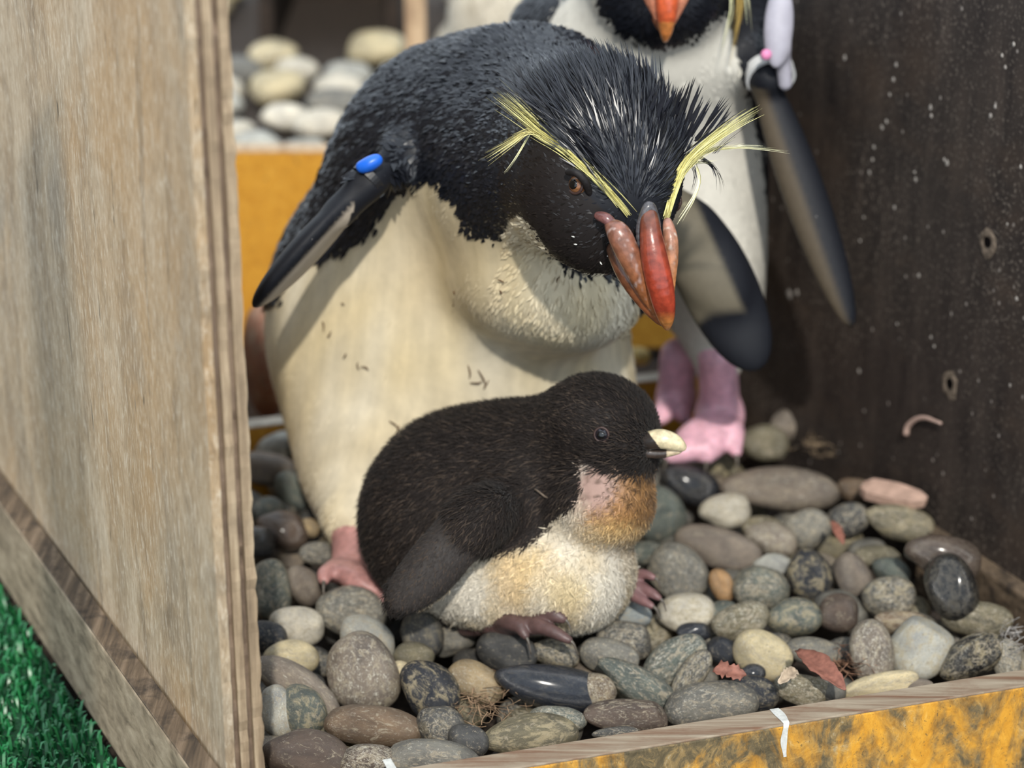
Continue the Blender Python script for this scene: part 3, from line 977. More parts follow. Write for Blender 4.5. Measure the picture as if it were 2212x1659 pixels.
# the pale stones of the box behind
n_back = 0
def where(c):
    a = [(abs(c[1] - 1.80) * 1.0 + 0.05, ' lying along the top of the yellow board'), (np.linalg.norm(c[:2] - [pp[0], 1.9]), ' close to the slim pale post'),
         (abs(c[1] - 2.26) + 0.03, ' in front of the dark wooden shelter'), (np.linalg.norm(c[:2] - [bp[0], bp[1]]) + 0.02, ' beside the upright pale boulder')]
    return min(a)[1]
bp = at(1075, 10, 2.02)
for tries in range(5000):
    y = 1.83 + 0.72 * rng.random() ** 1.1
    x = rng.uniform(-0.62, 0.30)
    px, py = proj(np.array([x, y, 0.08]))
    if px < -200 or px > 1500 or py < -90: continue
    if s0[0] - 0.05 < x < s1[0] + 0.05 and y > 2.24: continue
    if abs(x - pp[0]) < 0.035 and abs(y - 1.9) < 0.04: continue
    if abs(x - bp[0]) < 0.09 and abs(y - bp[1]) < 0.09: continue
    a = rng.uniform(0.019, 0.034)
    c = np.array([x, y, 0.055 + a * 0.62 + rng.uniform(0, 0.004)])
    t = rng.uniform(0, 3.14)
    ax = [[math.cos(t), math.sin(t), 0], [-math.sin(t), math.cos(t), 0], [0, 0, 1.0]]
    r = np.array([a * 1.2, a, a * 0.62])
    if any(np.linalg.norm((c - q)[:2]) < (a + R[1]) * 1.02 for (q, A, R) in placed if q[1] > 1.7): continue
    q = [('cream', 'd', 'cream stone', 'cream stones behind'), ('white', 's', 'whitish stone', 'whitish stones behind'), ('pale', 'd', 'pale grey stone', 'pale grey stones behind'),
         ('grey', 'd', 'mid grey stone', 'mid grey stones behind'), ('white', 'd', 'smooth white stone', 'smooth white stones behind')][rng.choice(5, p=[.28, .2, .2, .12, .2])]
    add_pebble(c, ax, r, COL[q[0]], q[1], ('large ' if a > 0.027 else 'small ') + q[2] + where(c), q[3], name='stone')
    n_back += 1
    if n_back >= 135: break
# one large pale boulder beyond the standing penguin's shoulder
bp = at(1075, 10, 2.02)
add_pebble((bp[0], bp[1], 0.15), [[1, 0, 0], [0, 1, 0], [0, 0, 1.0]], [0.048, 0.05, 0.085], COL['white'], 'd', 'large upright pale boulder beside the standing penguin', None, 3, 'boulder')
rb = atz(575, 850, -0.02)
rb = at(575, 850, 1.60)
add_pebble((rb[0], 1.60, 0.0 - 0.01), [[1, 0, 0], [0, 1, 0], [0, 0, 1.0]], [0.018, 0.02, 0.048], (0.30, 0.14, 0.09), 'd', 'upright reddish stone in the dark gap under the yellow board', None, 5, 'stone')
yp = at(1380, 770, 1.56)
add_pebble((yp[0], 1.56, float(yp[2])), [[1, 0, 0], [0, 1, 0], [0, 0, 1.0]], [0.009, 0.009, 0.007], (0.62, 0.42, 0.08), 'd', 'small bright yellow stone behind the chick head', None, 5, 'stone')

# ================================================================== plumage materials
M['plumage'] = mat_attr('plumage', 0.6, 0.25, 160, 0.07, 0.15, 0.0)
M['feather'] = mat_attr('feather', 0.31, 0.42, 500, 0.25, 0.0, 0.0)
M['silky'] = mat_attr('silky_white_feather', 0.6, 0.2, 200, 0.05, 0.0, 0.1)
M['down'] = mat_attr('down', 0.75, 0.15, 500, 0.3, 0.0, 0.06)
M['crest'] = mat_attr('yellow_crest', 0.5, 0.35, 500, 0.15, 0.0)
M['crown'] = mat_attr('crown_feather', 0.31, 0.5, 500, 0.25, 0.0)
M['beak'] = mat_attr('beak_horn', 0.30, 0.5, 260, 0.4, 0.35, 0.0, 0.12, 0.25)
M['foot'] = mat_attr('pink_skin', 0.45, 0.45, 260, 0.22, 0.5, 0.0, 0.35)
M['claw'] = mat_plain('horn_claw', (0.09, 0.075, 0.06), 0.4, 0.5, 300, 0.4, 0.2)
M['eye_iris'] = mat_plain('brown_red_iris', (0.20, 0.085, 0.035), 0.15, 0.6, 900, 0.4, 0.0)
M['eye_black'] = mat_plain('black_pupil', (0.003, 0.003, 0.003), 0.06, 0.7, 60, 0.1, 0.0)
M['eye_rim'] = mat_plain('eyelid_skin', (0.045, 0.024, 0.02), 0.5, 0.4, 500, 0.3, 0.2)
M['blue'] = mat_plain('blue_plastic', (0.012, 0.13, 0.68), 0.35, 0.5, 200, 0.08, 0.0)
M['band_black'] = mat_plain('black_plastic', (0.012, 0.012, 0.014), 0.4, 0.5, 200, 0.1, 0.0)
M['band_white'] = mat_plain('white_plastic', (0.62, 0.62, 0.62), 0.4, 0.5, 200, 0.05, 0.0)
M['dirt'] = mat_plain('dry_dirt', (0.10, 0.05, 0.025), 0.9, 0.1)

def tint(n, base, v=0.12):
    return np.clip(np.asarray(base)[None] * (1 + rng.normal(0, v, (n, 1))), 0, 1)

def fbm(P, f):
    """cheap smooth variation in space, about -1 to 1"""
    s = np.zeros(len(P)); r = np.random.default_rng(5)
    for k in range(6):
        w = r.normal(0, 1, 3) * f * (1 + k * 0.5)
        s += np.sin(P @ w + r.uniform(0, 6.28)) / (1 + k * 0.45)
    return s / 2.2

def bvh_of(P, F):
    return BVHTree.FromPolygons([Vector(p) for p in P.tolist()], F.tolist())

def surf(bvh, px, py, lift=0.0):
    r = Vector(ray(px, py)).normalized()
    h = bvh.ray_cast(Vector(CAM), r)
    if h[0] is None: return None, None
    n = np.array(h[1])
    if n @ ray(px, py) > 0: n = -n
    return np.array(h[0]) + n * lift, n

def strands(name, roots, n, spread0, spread1, wid, col, mat, parent, seg=8, colvar=0.12, droop=0.0):
    """a plume: n tapering strands that follow one measured line"""
    line = spline(roots, seg)
    Vs = []; Qs = []; Cs = []; base = 0
    for i in range(n):
        t1 = rng.uniform(0.65, 1.0)
        L = spline(line, 24)
        L = L[:max(6, int(24 * t1))]
        L = spline(L, seg)
        u = np.linspace(0, 1, seg)[:, None]
        o0 = rng.normal(0, 1, 3) * spread0; o1 = rng.normal(0, 1, 3) * spread1
        st = rng.uniform(0, 0.25)
        L = L[0] * 0 + L + o0 * (1 - u) + o1 * u ** 1.4 + np.array([0, 0, -droop]) * u ** 2 * rng.uniform(0.3, 1)
        k0 = int(st * seg); L = L[k0:]
        m = len(L)
        T = np.gradient(L, axis=0); T /= np.linalg.norm(T, axis=1)[:, None] + 1e-12
        view = L - CAM; view /= np.linalg.norm(view, axis=1)[:, None]
        B = np.cross(T, rng.normal(0, 1, 3)[None] * 0.6 + np.cross(T, view)); B /= np.linalg.norm(B, axis=1)[:, None] + 1e-12
        w = wid * ((1 - np.linspace(0, 1, m) ** 2.2) * np.minimum(1, 0.25 + np.linspace(0, 1, m) * 7))[:, None] * rng.uniform(0.6, 1.2) + 0.00003
        D = np.cross(B, T)
        V = np.stack([L - B * w, L + D * w * 0.6, L + B * w], 1).reshape(-1, 3)
        q = np.arange(m - 1)[:, None] * 3 + base
        Qs.append(np.concatenate([q + [[0, 1, 4, 3]], q + [[1, 2, 5, 4]]]))
        Vs.append(V); Cs.append(np.repeat(tint(1, col, colvar), len(V), 0)); base += len(V)
    return link(name, mesh_np(name, np.concatenate(Vs), [np.concatenate(Qs)], np.concatenate(Cs)), mat, parent)

def sdf_obj(name, prims, vox, mat, parent, colf=None):
    P, F, N = sdf_mesh(prims, vox)
    col = colf(P, N) if colf is not None else None
    return link(name, mesh_np(name, P, [F], col), mat, parent), (P, F, N)

BLACK = np.array([0.0085, 0.0095, 0.0135]); SOOT = np.array([0.013, 0.010, 0.0095]); WHITE = np.array([0.66, 0.595, 0.46]); CREAMF = np.array([0.62, 0.515, 0.32])

# ================================================================== the adult bending over its chick
adult = empty('penguin', atz(770, 1250, -0.005))
tag(adult, 'crested penguin with a blue flipper band bending over its chick', 'penguin')

torso = [ellp(985, 780, 1.377, 376, 410, 0.092, 0, 0.03),
         ellp(1020, 470, 1.358, 335, 350, 0.063, 0, 0.04),       # shoulders
         ellp(1070, 330, 1.338, 290, 235, 0.058, 14, 0.04),     # hump of the back
         ellp(850, 640, 1.390, 250, 290, 0.062, 20, 0.04),        # flank and rump
         ellp(1180, 590, 1.275, 195, 150, 0.062, -6, 0.035),     # breast bulging under the chin
         ellp(1260, 640, 1.285, 112, 100, 0.05, 0, 0.03),
         ellp(880, 1000, 1.350, 195, 170, 0.070, 0, 0.04),       # belly over the feet
         ellp(1170, 930, 1.395, 180, 230, 0.075, 0, 0.04),
         rcp((800, 1040, 1.325, 105), (765, 1120, 1.285, 62), 0.03)]
HC = at(1318, 392, 1.172)
def rotated(v, a): return v
hf = 0.14 * cR - 0.95 * cU - 0.26 * cF; hf /= np.linalg.norm(hf)          # the beak points down, a little to the right and to the viewer
hu = 0.52 * cR - 0.85 * cF; hu -= hf * (hu @ hf); hu /= np.linalg.norm(hu)  # crown
hr = np.cross(hf, hu); hr *= np.sign(-hr[0])                                # the bird's right = left in the picture
def hp(f, u, r): return HC + hf * f + hu * u + hr * r
head = [p_ell(hp(-0.004, -0.004, 0), [hf, hu, hr], [0.047, 0.034, 0.0335], 0.03),
        p_ell(hp(0.006, 0.004, 0.004), [hf, hu, hr], [0.034, 0.026, 0.031], 0.012),
        p_ell(hp(0.022, -0.008, 0.004), [hf, hu, hr], [0.024, 0.020, 0.023], 0.015),   # base of the beak and chin
        rcp((1235, 430, 1.175, 80), (1105, 400, 1.26, 120), 0.035),
        p_rc(hp(-0.02, -0.005, 0.0), at(1150, 300, 1.30), 0.034, 0.064, 0.04)]
# flippers are part of the body
def flip(pts, thick, k, nrm, w_axis_px):
    return None
flr = [ellp(667, 532, 1.250, 178, 33, 0.030, -47.5, 0.008),
       rcp((875, 335, 1.285, 46), (800, 392, 1.252, 27), 0.014),
       rcp((800, 392, 1.252, 27), (740, 455, 1.247, 27), 0.010)]
fll = [ellp(1566, 648, 1.325, 168, 78, 0.011, 64, 0.006),
       ellp(1510, 540, 1.325, 140, 72, 0.013, 56, 0.02),
       rcp((1400, 440, 1.325, 60), (1480, 490, 1.325, 30), 0.02)]
prims = torso + head + flr + fll
P, F, N = sdf_mesh(prims, 0.0024)
adult_prims = prims
def clear_of_adult(P, gap):
    """feathers give way: a body leaning on the adult stays outside its skin"""
    for _ in range(3):
        d = sdf_eval(adult_prims, P); m = d < gap
        if m.any(): P[m] += sdf_grad(adult_prims, P[m], 0.001) * (gap - d[m])[:, None]
    return P
WHITE_AREA = [(598, 640), (640, 572), (700, 548), (756, 530), (782, 505), (800, 500), (812, 470), (840, 440), (868, 412), (892, 388), (916, 380), (940, 382),
              (965, 402), (985, 432), (998, 470), (1018, 498), (1050, 508), (1075, 522), (1092, 496), (1104, 470), (1124, 468), (1146, 488), (1166, 515),
              (1182, 540), (1212, 574), (1246, 592), (1276, 596), (1300, 590), (1322, 602), (1340, 604), (1372, 625), (1420, 720), (1450, 1500), (480, 1500), (480, 700)]
def adult_col(P, N, jag=0.0):
    x, y = proj(P)
    if jag: x = x + rng.normal(0, jag, len(P)); y = y + rng.normal(0, jag, len(P))
    d = (P - CAM) @ cF
    white = in_poly(x, y, WHITE_AREA) & (P[:, 1] < 1.40)
    hd = np.linalg.norm(P - HC, axis=1)
    white &= ~((hd < 0.034) & (((P - HC) @ hu) > -0.012))
    flr_m = (flr[0].f(P.astype(np.float32)) < 0.003) & (x < 775)
    fll_m = np.minimum.reduce([p.f(P.astype(np.float32)) for p in fll]) < 0.006
    v = fbm(P, 60)
    cw = WHITE[None] * (1 - 0.0) + (CREAMF - WHITE)[None] * np.clip(0.35 + 0.5 * v, 0, 1)[:, None]
    cw = cw * (1 + 0.11 * fbm(P * np.array([1, 1, 0.22]), 330))[:, None]
    blotch = np.exp(-(((x - 960) / 120) ** 2 + ((y - 560) / 150) ** 2)) * 0.55 + np.exp(-(((x - 640) / 60) ** 2 + ((y - 980) / 160) ** 2)) * 0.3  # soft tan patches at mid breast and lower left belly
    cw = cw + (np.array([0.54, 0.40, 0.20]) - cw) * np.clip(blotch, 0, 1)[:, None]
    c = np.where(white[:, None], cw, BLACK[None])
    # brownish soot of the cheeks
    soot = ((P - HC) @ hr > 0.004) & (hd < 0.062) & ~white & ((P - HC) @ hu < 0.022)
    c[soot] = SOOT
    # flipper on the picture's left: black upper side, pale underside along the lower edge
    s = (x - 667) * math.sin(math.radians(47.5)) + (y - 532) * math.cos(math.radians(47.5))
    low = (s > 11) & (x < 800)
    c[flr_m] = BLACK
    lw = (np.clip((s - 6) / 8, 0, 1) * (x < 800))[:, None]
    c[flr_m] = (BLACK[None] * (1 - lw) + np.array([0.40, 0.34, 0.27])[None] * lw)[flr_m]
    # flipper on the right: grey-brown underside, black margin and tip
    u1 = (x - 1545) * math.cos(math.radians(66)) + (y - 600) * math.sin(math.radians(66))
    u2 = -(x - 1545) * math.sin(math.radians(66)) + (y - 600) * math.cos(math.radians(66))
    un = np.clip((u2 + 36) / 16, 0, 1) * np.clip((85 + 25 * v - u1) / 18, 0, 1) * (N @ cF < 0.15)
    c[fll_m] = (BLACK[None] + (np.array([0.13, 0.112, 0.08]) - BLACK)[None] * un[:, None])[fll_m]
    arm = (np.minimum(flr[1].f(P.astype(np.float32)), flr[2].f(P.astype(np.float32))) < 0.0035) & (x < 850)
    c[arm & ~flr_m] = BLACK
    return c, white & ~arm, flr_m | arm, fll_m
col, wm, m1, m2 = adult_col(P, N)
body = link('body', mesh_np('body', P, [F], col), M['plumage'], adult)
bvh = bvh_of(P, F)
BB = at(1402, 452, 1.118)                 # root of the beak

# contour feathers
def flow_of(X):
    D = X - BB
    dd = np.linalg.norm(D, axis=1)[:, None]
    return D / dd + np.array([0, 0.10, -1.0])[None] * np.clip((dd - 0.09) / 0.12, 0, 1) * 1.3
X, Nn = sample_surface(P, F, N, 105000)
cx_, wh, f1_, f2_ = adult_col(X, Nn, 6.0)
hd = np.linalg.norm(X - HC, axis=1)
x_, y_ = proj(X)
ok = ~(np.linalg.norm(X - BB, axis=1) < 0.010)
dens = np.where(wh, 0.55, 1.0) * np.where(f1_ | f2_, 0.9, 1.0)
ok &= rng.random(len(X)) < dens
X, Nn, cx_, wh, ff, hd = X[ok], Nn[ok], cx_[ok], wh[ok], (f1_ | f2_)[ok], hd[ok]
T = tangent(flow_of(X), Nn)
back = (~wh) & (~ff)
near = np.clip((hd - 0.04) / 0.10, 0, 1)
L = np.where(wh, 0.0105, 0.0040 + 0.0042 * near); L = np.where(ff, 0.0022, L) * rng.uniform(0.75, 1.3, len(X))
W = np.where(wh, 0.0006, 0.0006 + 0.0011 * near); W = np.where(ff, 0.0005, W) * rng.uniform(0.8, 1.2, len(X))
lift = np.where(wh, 0.035, 0.15 + 0.12 * near); lift = np.where(ff, 0.10, lift)
lift = lift + rng.normal(0, 0.04, len(X)) * np.where(wh, 0.35, 1)
cf = cx_ * (1 + rng.normal(0, 1, (len(X), 1)) * np.where(wh, 0.06, 0.2)[:, None])
tag(link('feathers', blade_mesh('feathers', X[~wh], Nn[~wh], T[~wh], L[~wh], W[~wh], lift[~wh], np.clip(cf[~wh], 0, 1), 0.16, 0.18, 0.6, 0.0006, 0.25), M['feather'], body), None, None, None, 'stuff')
tag(link('belly_feathers', blade_mesh('belly_feathers', X[wh], Nn[wh], T[wh], L[wh], W[wh], lift[wh], np.clip(cf[wh], 0, 1), 0.10, 0.18, 0.6, 0.0006, 0.1), M['silky'], body), None, None, None, 'stuff')
# fluffed tufts of the breast below the chin
xb, yb_ = proj(X)
tf = wh & in_poly(xb, yb_, [(1090, 500), (1130, 470), (1200, 560), (1300, 600), (1380, 640), (1380, 720), (1200, 735), (1060, 660)]) & (rng.random(len(X)) < 0.4)
tag(link('breast_tufts', blade_mesh('breast_tufts', X[tf], Nn[tf], T[tf], 0.0068, 0.0008, 0.24, np.clip(cf[tf] * 1.04, 0, 1), 0.2, 0.3, 0.5, 0.0004, 0.35), M['silky'], body), None, None, None, 'stuff')

# long crown feathers, swept back from the beak
def crown():
    n = 3600
    Xs = []; Ns = []; Ls = []; Lf = []
    tries = 0
    u = rng.random((n * 3, 2))
    px = 1085 + u[:, 0] * 480; py = 150 + u[:, 1] * 310
    A = np.array([(1404, 440), (1330, 440), (1235, 330), (1130, 250), (1120, 190), (1230, 140), (1360, 150), (1480, 190), (1560, 240), (1500, 300), (1450, 400), (1430, 440)])
    m = in_poly(px, py, A)
    for a, b in zip(px[m], py[m]):
        s, nn = surf(bvh, a, b)
        if s is None or np.linalg.norm(s - HC) > 0.10: continue
        Xs.append(s); Ns.append(nn)
    X = np.array(Xs); Nn = np.array(Ns)
    d = np.linalg.norm(X - BB, axis=1)
    D = X - BB
    T = tangent(D - hf[None] * 0.25 * d[:, None], Nn)
    g = np.clip((d - 0.012) / 0.06, 0, 1)
    L = (0.006 + 0.024 * g) * rng.uniform(0.7, 1.25, len(X))
    W = (0.00035 + 0.00035 * g) * rng.uniform(0.8, 1.2, len(X))
    lift = 0.06 + 0.14 * g + rng.normal(0, 0.05, len(X))
    c = tint(len(X), (0.012, 0.013, 0.018), 0.3)
    return blade_mesh('crown_feathers', X, Nn, T, L, W, lift, c, 0.12, 0.10, 0.7, 0.0005, 0.5)
tag(link('crown_feathers', crown(), M['crown'], adult), None, None, None, 'stuff')
# the stiff spikes that stand off the back of the crown
def spike_rows():
    Vs = []
    rows = [((1410, 215), (1424, 180)), ((1425, 225), (1445, 175)), ((1440, 225), (1462, 190)),
            ((1452, 235), (1473, 182)), ((1468, 240), (1492, 178)), ((1478, 240), (1502, 162)), ((1488, 242), (1512, 176)), ((1492, 255), (1520, 205)), ((1505, 260), (1535, 215)),
            ((1515, 268), (1562, 205)), ((1525, 275), (1577, 222)), ((1535, 280), (1580, 240)), ((1530, 292), (1578, 262)), ((1470, 230), (1484, 200))]
    Xs = []; Ts = []; Ls = []
    for (a, b), (c, d) in rows:
        for k in range(4):
            j = rng.normal(0, 5, 4)
            s_, n_ = surf(bvh, a + j[0] - 12, b + j[1] + 34)
            y0 = 1.19 if s_ is None else min(s_[1], 1.20) + 0.002
            p = at(a + j[0] - 12, b + j[1] + 34, y0); q = at(c + j[2] * 0.6, d + j[3] * 0.8, y0 - 0.008 + rng.normal(0, 0.004))
            Xs.append(p); Ts.append((q - p) / np.linalg.norm(q - p)); Ls.append(np.linalg.norm(q - p))
    X = np.array(Xs); T = np.array(Ts)
    Nn = tangent(np.tile(-cF, (len(X), 1)) + rng.normal(0, 0.3, (len(X), 3)), T)
    return blade_mesh('crown_spikes', X, Nn, T, np.array(Ls), 0.00075, 0.02, tint(len(X), (0.022, 0.023, 0.030), 0.25), 0.03, 0.1, 0.9)
link('crown_spikes', spike_rows(), M['crown'], adult)

# yellow brow plumes
YEL = (0.74, 0.68, 0.29); PALE = (0.86, 0.82, 0.52)
def plume_line(pts, lift0=0.0012):
    out = []
    lastd = None
    dflt = depth(HC) - 0.012
    for (px, py, free) in pts:
        s, n = surf(bvh, px, py, lift0)
        if free is None and s is not None and (lastd is None or abs(depth(s) - lastd) < 0.03):
            out.append(s); lastd = depth(s)
        else:
            r = ray(px, py); dd = (dflt if lastd is None else lastd) + (free or 0.0)
            out.append(CAM + r * dd); lastd = dd
    return out
br = plume_line([(1355, 462, None), (1325, 425, None), (1290, 388, None), (1255, 355, None), (1215, 318, None), (1180, 292, None), (1140, 260, -0.002), (1100, 225, -0.002), (1062, 196, -0.001)])
bp_ = strands('brow_plume', br, 130, 0.0011, 0.0024, 0.00042, YEL, M['crest'], adult, 12)
bp_['label'] = 'pale yellow brow plume over the visible eye'
b2 = plume_line([(1215, 320, None), (1175, 296, None), (1140, 285, -0.002), (1110, 305, -0.003), (1068, 332, -0.002), (1035, 352, -0.001)])
strands('brow_plume', b2, 34, 0.0008, 0.0020, 0.00034, (0.74, 0.66, 0.30), M['crest'], adult, 10)
b3 = plume_line([(1150, 290, None), (1132, 312, -0.003), (1108, 350, -0.002), (1082, 382, -0.002)])
strands('brow_plume', b3, 6, 0.0003, 0.0006, 0.00030, PALE, M['crest'], adult, 8)
bl = plume_line([(1434, 468, None), (1442, 440, None), (1455, 405, None), (1472, 372, -0.001), (1500, 335, 0.0), (1545, 300, 0.002), (1600, 262, 0.002), (1655, 232, 0.002)])
bl_ = strands('brow_plume', bl, 120, 0.0012, 0.0024, 0.00042, YEL, M['crest'], adult, 12)
bl_['label'] = 'pale yellow brow plume of the far side, spread outwards'
for pts, n, sp in [([(1490, 345, None), (1535, 326, 0.0), (1600, 318, 0.0), (1660, 322, 0.0), (1715, 328, 0.0)], 14, 0.0011),
                   ([(1490, 345, None), (1540, 322, 0.0), (1585, 316, 0.0), (1612, 308, 0.0)], 8, 0.0010),
                   ([(1480, 355, None), (1515, 350, 0.0), (1558, 352, 0.0)], 8, 0.0010),
                   ([(1500, 345, None), (1512, 385, 0.0), (1500, 425, 0.0), (1475, 465, 0.0), (1458, 492, 0.0)], 12, 0.0008),
                   ([(1478, 440, None), (1465, 460, 0.0), (1450, 472, 0.0)], 4, 0.0005)]:
    strands('brow_plume', plume_line(pts), n, 0.0006, sp, 0.00030, PALE, M['crest'], adult, 10)
for pts, n in [([(1505, 340, None), (1535, 355, 0.0), (1552, 385, 0.0), (1556, 430, 0.0)], 12), ([(1492, 350, None), (1502, 380, 0.0), (1494, 420, 0.0)], 5),
               ([(1540, 330, None), (1570, 305, 0.0), (1618, 272, 0.0)], 6), ([(1480, 330, None), (1560, 270, 0.0), (1605, 238, 0.0)], 10)]:
    strands('black_plume', plume_line(pts), n, 0.0008, 0.0013, 0.0004, (0.016, 0.016, 0.02), M['crown'], adult, 8)
# dark strands between the plume and the crown on the near side
for pts in [[(1330, 405, None), (1270, 330, None), (1200, 265, None), (1130, 215, -0.001), (1090, 185, 0.0)], [(1300, 340, None), (1240, 280, None), (1170, 230, None), (1105, 190, 0.0)]]:
    strands('black_plume', plume_line(pts), 40, 0.003, 0.006, 0.00045, (0.018, 0.018, 0.024), M['crown'], adult, 10)

# eye
ec, en = surf(bvh, 1244, 398)
er = 0.0052
def disc_eye(parent, c, n, r, irisc='eye_iris'):
    n = n / np.linalg.norm(n)
    a = np.cross(n, [0, 0, 1.0]); a /= np.linalg.norm(a); b = np.cross(n, a)
    o, _ = sdf_obj('eye', [p_sph(c - n * r * 0.55, r, 0.001)], r / 9, M[irisc], parent)
    oc, _ = sdf_obj('pupil', [p_ell(c - n * r * 0.55 + n * r * 0.80, [a, b, n], [r * 0.54, r * 0.54, r * 0.235], 0.001)], r / 14, M['eye_black'], o)
    V = []; Fq = []
    S, R = 28, 8
    for i in range(S):
        t = 2 * math.pi * i / S
        d = a * math.cos(t) + b * math.sin(t)
        for j in range(R):
            q = 2 * math.pi * j / R
            V.append(c + d * r * (0.93 + 0.16 * math.cos(q)) + n * r * (0.16 * math.sin(q) - 0.05))
    for i in range(S):
        for j in range(R):
            Fq.append((i * R + j, ((i + 1) % S) * R + j, ((i + 1) % S) * R + (j + 1) % R, i * R + (j + 1) % R))
    link('eyelid', mesh_np('eyelid', V, [np.array(Fq)]), M['eye_rim'], o)
    return o
en = en * 0.55 + hr * 0.75; en /= np.linalg.norm(en)
eo = disc_eye(adult, ec + en * 0.0006, en, er)
ey = float(ec[1])
sdf_obj('upper_lid', chain([(1226, 372, ey - 0.002, 6), (1245, 373, ey - 0.0050, 7), (1264, 392, ey - 0.0055, 8), (1274, 420, ey - 0.002, 6)], 0.003), 0.0006, mat_plain('black_lid', (0.010, 0.008, 0.008), 0.6, 0.3, 500, 0.3, 0.2), eo)

h_ = bvh.ray_cast(Vector(ec - hu * 0.014 - hr * 0.25), Vector(hr))
fe = np.array(h_[0]); fn_ = -hr - hu * 0.1; fn_ /= np.linalg.norm(fn_)
disc_eye(adult, fe - fn_ * 0.0008, fn_, er)

# beak: ridge of the upper bill, its side plates, the lower bill
Yb = 1.112
def bk(px, py, dy, r): return (px, py, Yb + dy, r)
def beak_col(base, tip, y0, y1, grime=None):
    def f(P, N):
        x, y = proj(P)
        t = np.clip((y - y0) / (y1 - y0), 0, 1)[:, None]
        c = np.asarray(base)[None] * (1 - t) + np.asarray(tip)[None] * t
        v = fbm(P, 420)[:, None]
        c = c * (1 + 0.18 * v)
        if grime is not None:
            g = np.clip(fbm(P, 700) - 0.45, 0, 1)[:, None] * 1.3
            c = c * (1 - np.clip(g, 0, 1)) + np.asarray(grime)[None] * np.clip(g, 0, 1)
        return np.clip(c, 0, 1)
    return f
up_b, _ = sdf_obj('upper_beak', chain([bk(1402, 462, 0.010, 17), bk(1405, 500, 0.003, 22), bk(1414, 560, -0.002, 28), bk(1429, 630, -0.004, 27), bk(1438, 678, -0.001, 19), bk(1441, 706, 0.003, 8)], 0.004), 0.0006, M['beak'], adult,
        lambda P, N: beak_col((0.13, 0.042, 0.024), (0.30, 0.04, 0.018), 470, 600)(P, N) * 1.0)
# pale horn tip
colt = up_b.data.attributes['Col']
buf = np.empty(len(up_b.data.vertices) * 4, np.float32); colt.data.foreach_get('color', buf); buf = buf.reshape(-1, 4)
co = np.empty(len(up_b.data.vertices) * 3, np.float32); up_b.data.vertices.foreach_get('co', co); co = co.reshape(-1, 3)
xx, yy = proj(co)
t = np.clip((yy - 672) / 24, 0, 1)[:, None]
buf[:, :3] = buf[:, :3] * (1 - t) + np.array([0.46, 0.17, 0.04])[None] * t
colt.data.foreach_set('color', buf.ravel())
up_b['label'] = 'red-orange ridge of the upper beak'
sdf_obj('beak_side_plate', chain([bk(1316, 484, 0.009, 10), bk(1336, 504, 0.005, 24), bk(1356, 546, 0.003, 25), bk(1381, 600, 0.002, 20), bk(1402, 648, 0.004, 13), bk(1422, 684, 0.006, 6)], 0.006), 0.0006, M['beak'], adult,
        beak_col((0.20, 0.088, 0.064), (0.27, 0.095, 0.034), 470, 640, (0.40, 0.30, 0.27)))
sdf_obj('beak_side_plate', chain([bk(1442, 480, 0.016, 10), bk(1448, 515, 0.011, 15), bk(1449, 560, 0.008, 15), bk(1449, 605, 0.006, 10), bk(1450, 650, 0.006, 5)], 0.005), 0.0006, M['beak'], adult,
        beak_col((0.30, 0.15, 0.11), (0.42, 0.17, 0.06), 470, 620, (0.50, 0.40, 0.33)))
sdf_obj('lower_beak', chain([bk(1330, 540, 0.016, 20), bk(1352, 590, 0.010, 20), bk(1385, 640, 0.009, 18), bk(1420, 684, 0.008, 12), bk(1436, 700, 0.007, 5)], 0.005), 0.0006, M['beak'], adult,
        beak_col((0.08, 0.032, 0.018), (0.22, 0.07, 0.025), 560, 690))
sdf_obj('gape_skin', chain([bk(1292, 466, 0.013, 9), bk(1312, 474, 0.009, 11), bk(1332, 500, 0.009, 8), bk(1345, 560, 0.012, 5)], 0.004), 0.0006, M['beak'], adult,
        lambda P, N: tint(len(P), (0.16, 0.065, 0.06), 0.1))
# grey cere round the root of the ridge
sdf_obj('cere', chain([bk(1384, 560, 0.005, 4), bk(1380, 500, 0.007, 6), bk(1390, 466, 0.008, 8), bk(1402, 446, 0.010, 10), bk(1414, 462, 0.010, 7), bk(1424, 490, 0.010, 4)], 0.003), 0.0006, M['beak'], adult,
        lambda P, N: tint(len(P), (0.075, 0.07, 0.075), 0.15))
# crumbs of food on the cheek
for (px, py, l) in [(1308, 478, 7), (1241, 507, 6), (1246, 523, 9), (1331, 548, 7), (1312, 547, 6), (1298, 562, 6), (1330, 552, 5)]:
    s, n = surf(bvh, px, py, 0.0022)
    a = rng.normal(0, 1, 3); q = l * 0.00014
    o = link('crumb', tube_mesh('crumb', [s - a * q * 0.6, s, s + a * q * 0.6], [0.0003, 0.0005, 0.0002], 5), M['white_lime'], adult)

# flipper band: black ring with a blue tag
bc = at(797, 386, 1.252)
fa = at(740, 450, 1.247) - at(830, 360, 1.262); fa /= np.linalg.norm(fa)
ca = np.cross(fa, cF); ca /= np.linalg.norm(ca); cb = np.cross(fa, ca)
V = []; Fq = []
S = 32
sec = [(-1, 0), (1, 0), (1, 1), (-1, 1)]
for i in range(S):
    t = 2 * math.pi * i / S
    for (q, h) in sec:
        rr = 1 + 0.14 * h
        V.append(bc + fa * q * 0.0022 + (ca * math.cos(t) * 0.0094 + cb * math.sin(t) * 0.0098) * rr)
for i in range(S):
    for j in range(4):
        Fq.append((i * 4 + j, ((i + 1) % S) * 4 + j, ((i + 1) % S) * 4 + (j + 1) % 4, i * 4 + (j + 1) % 4))
band = link('flipper_band', mesh_np('flipper_band', V, [np.array(Fq)], smooth=False), M['band_black'], adult)
band['label'] = 'black ring with a bright blue tag round the flipper'
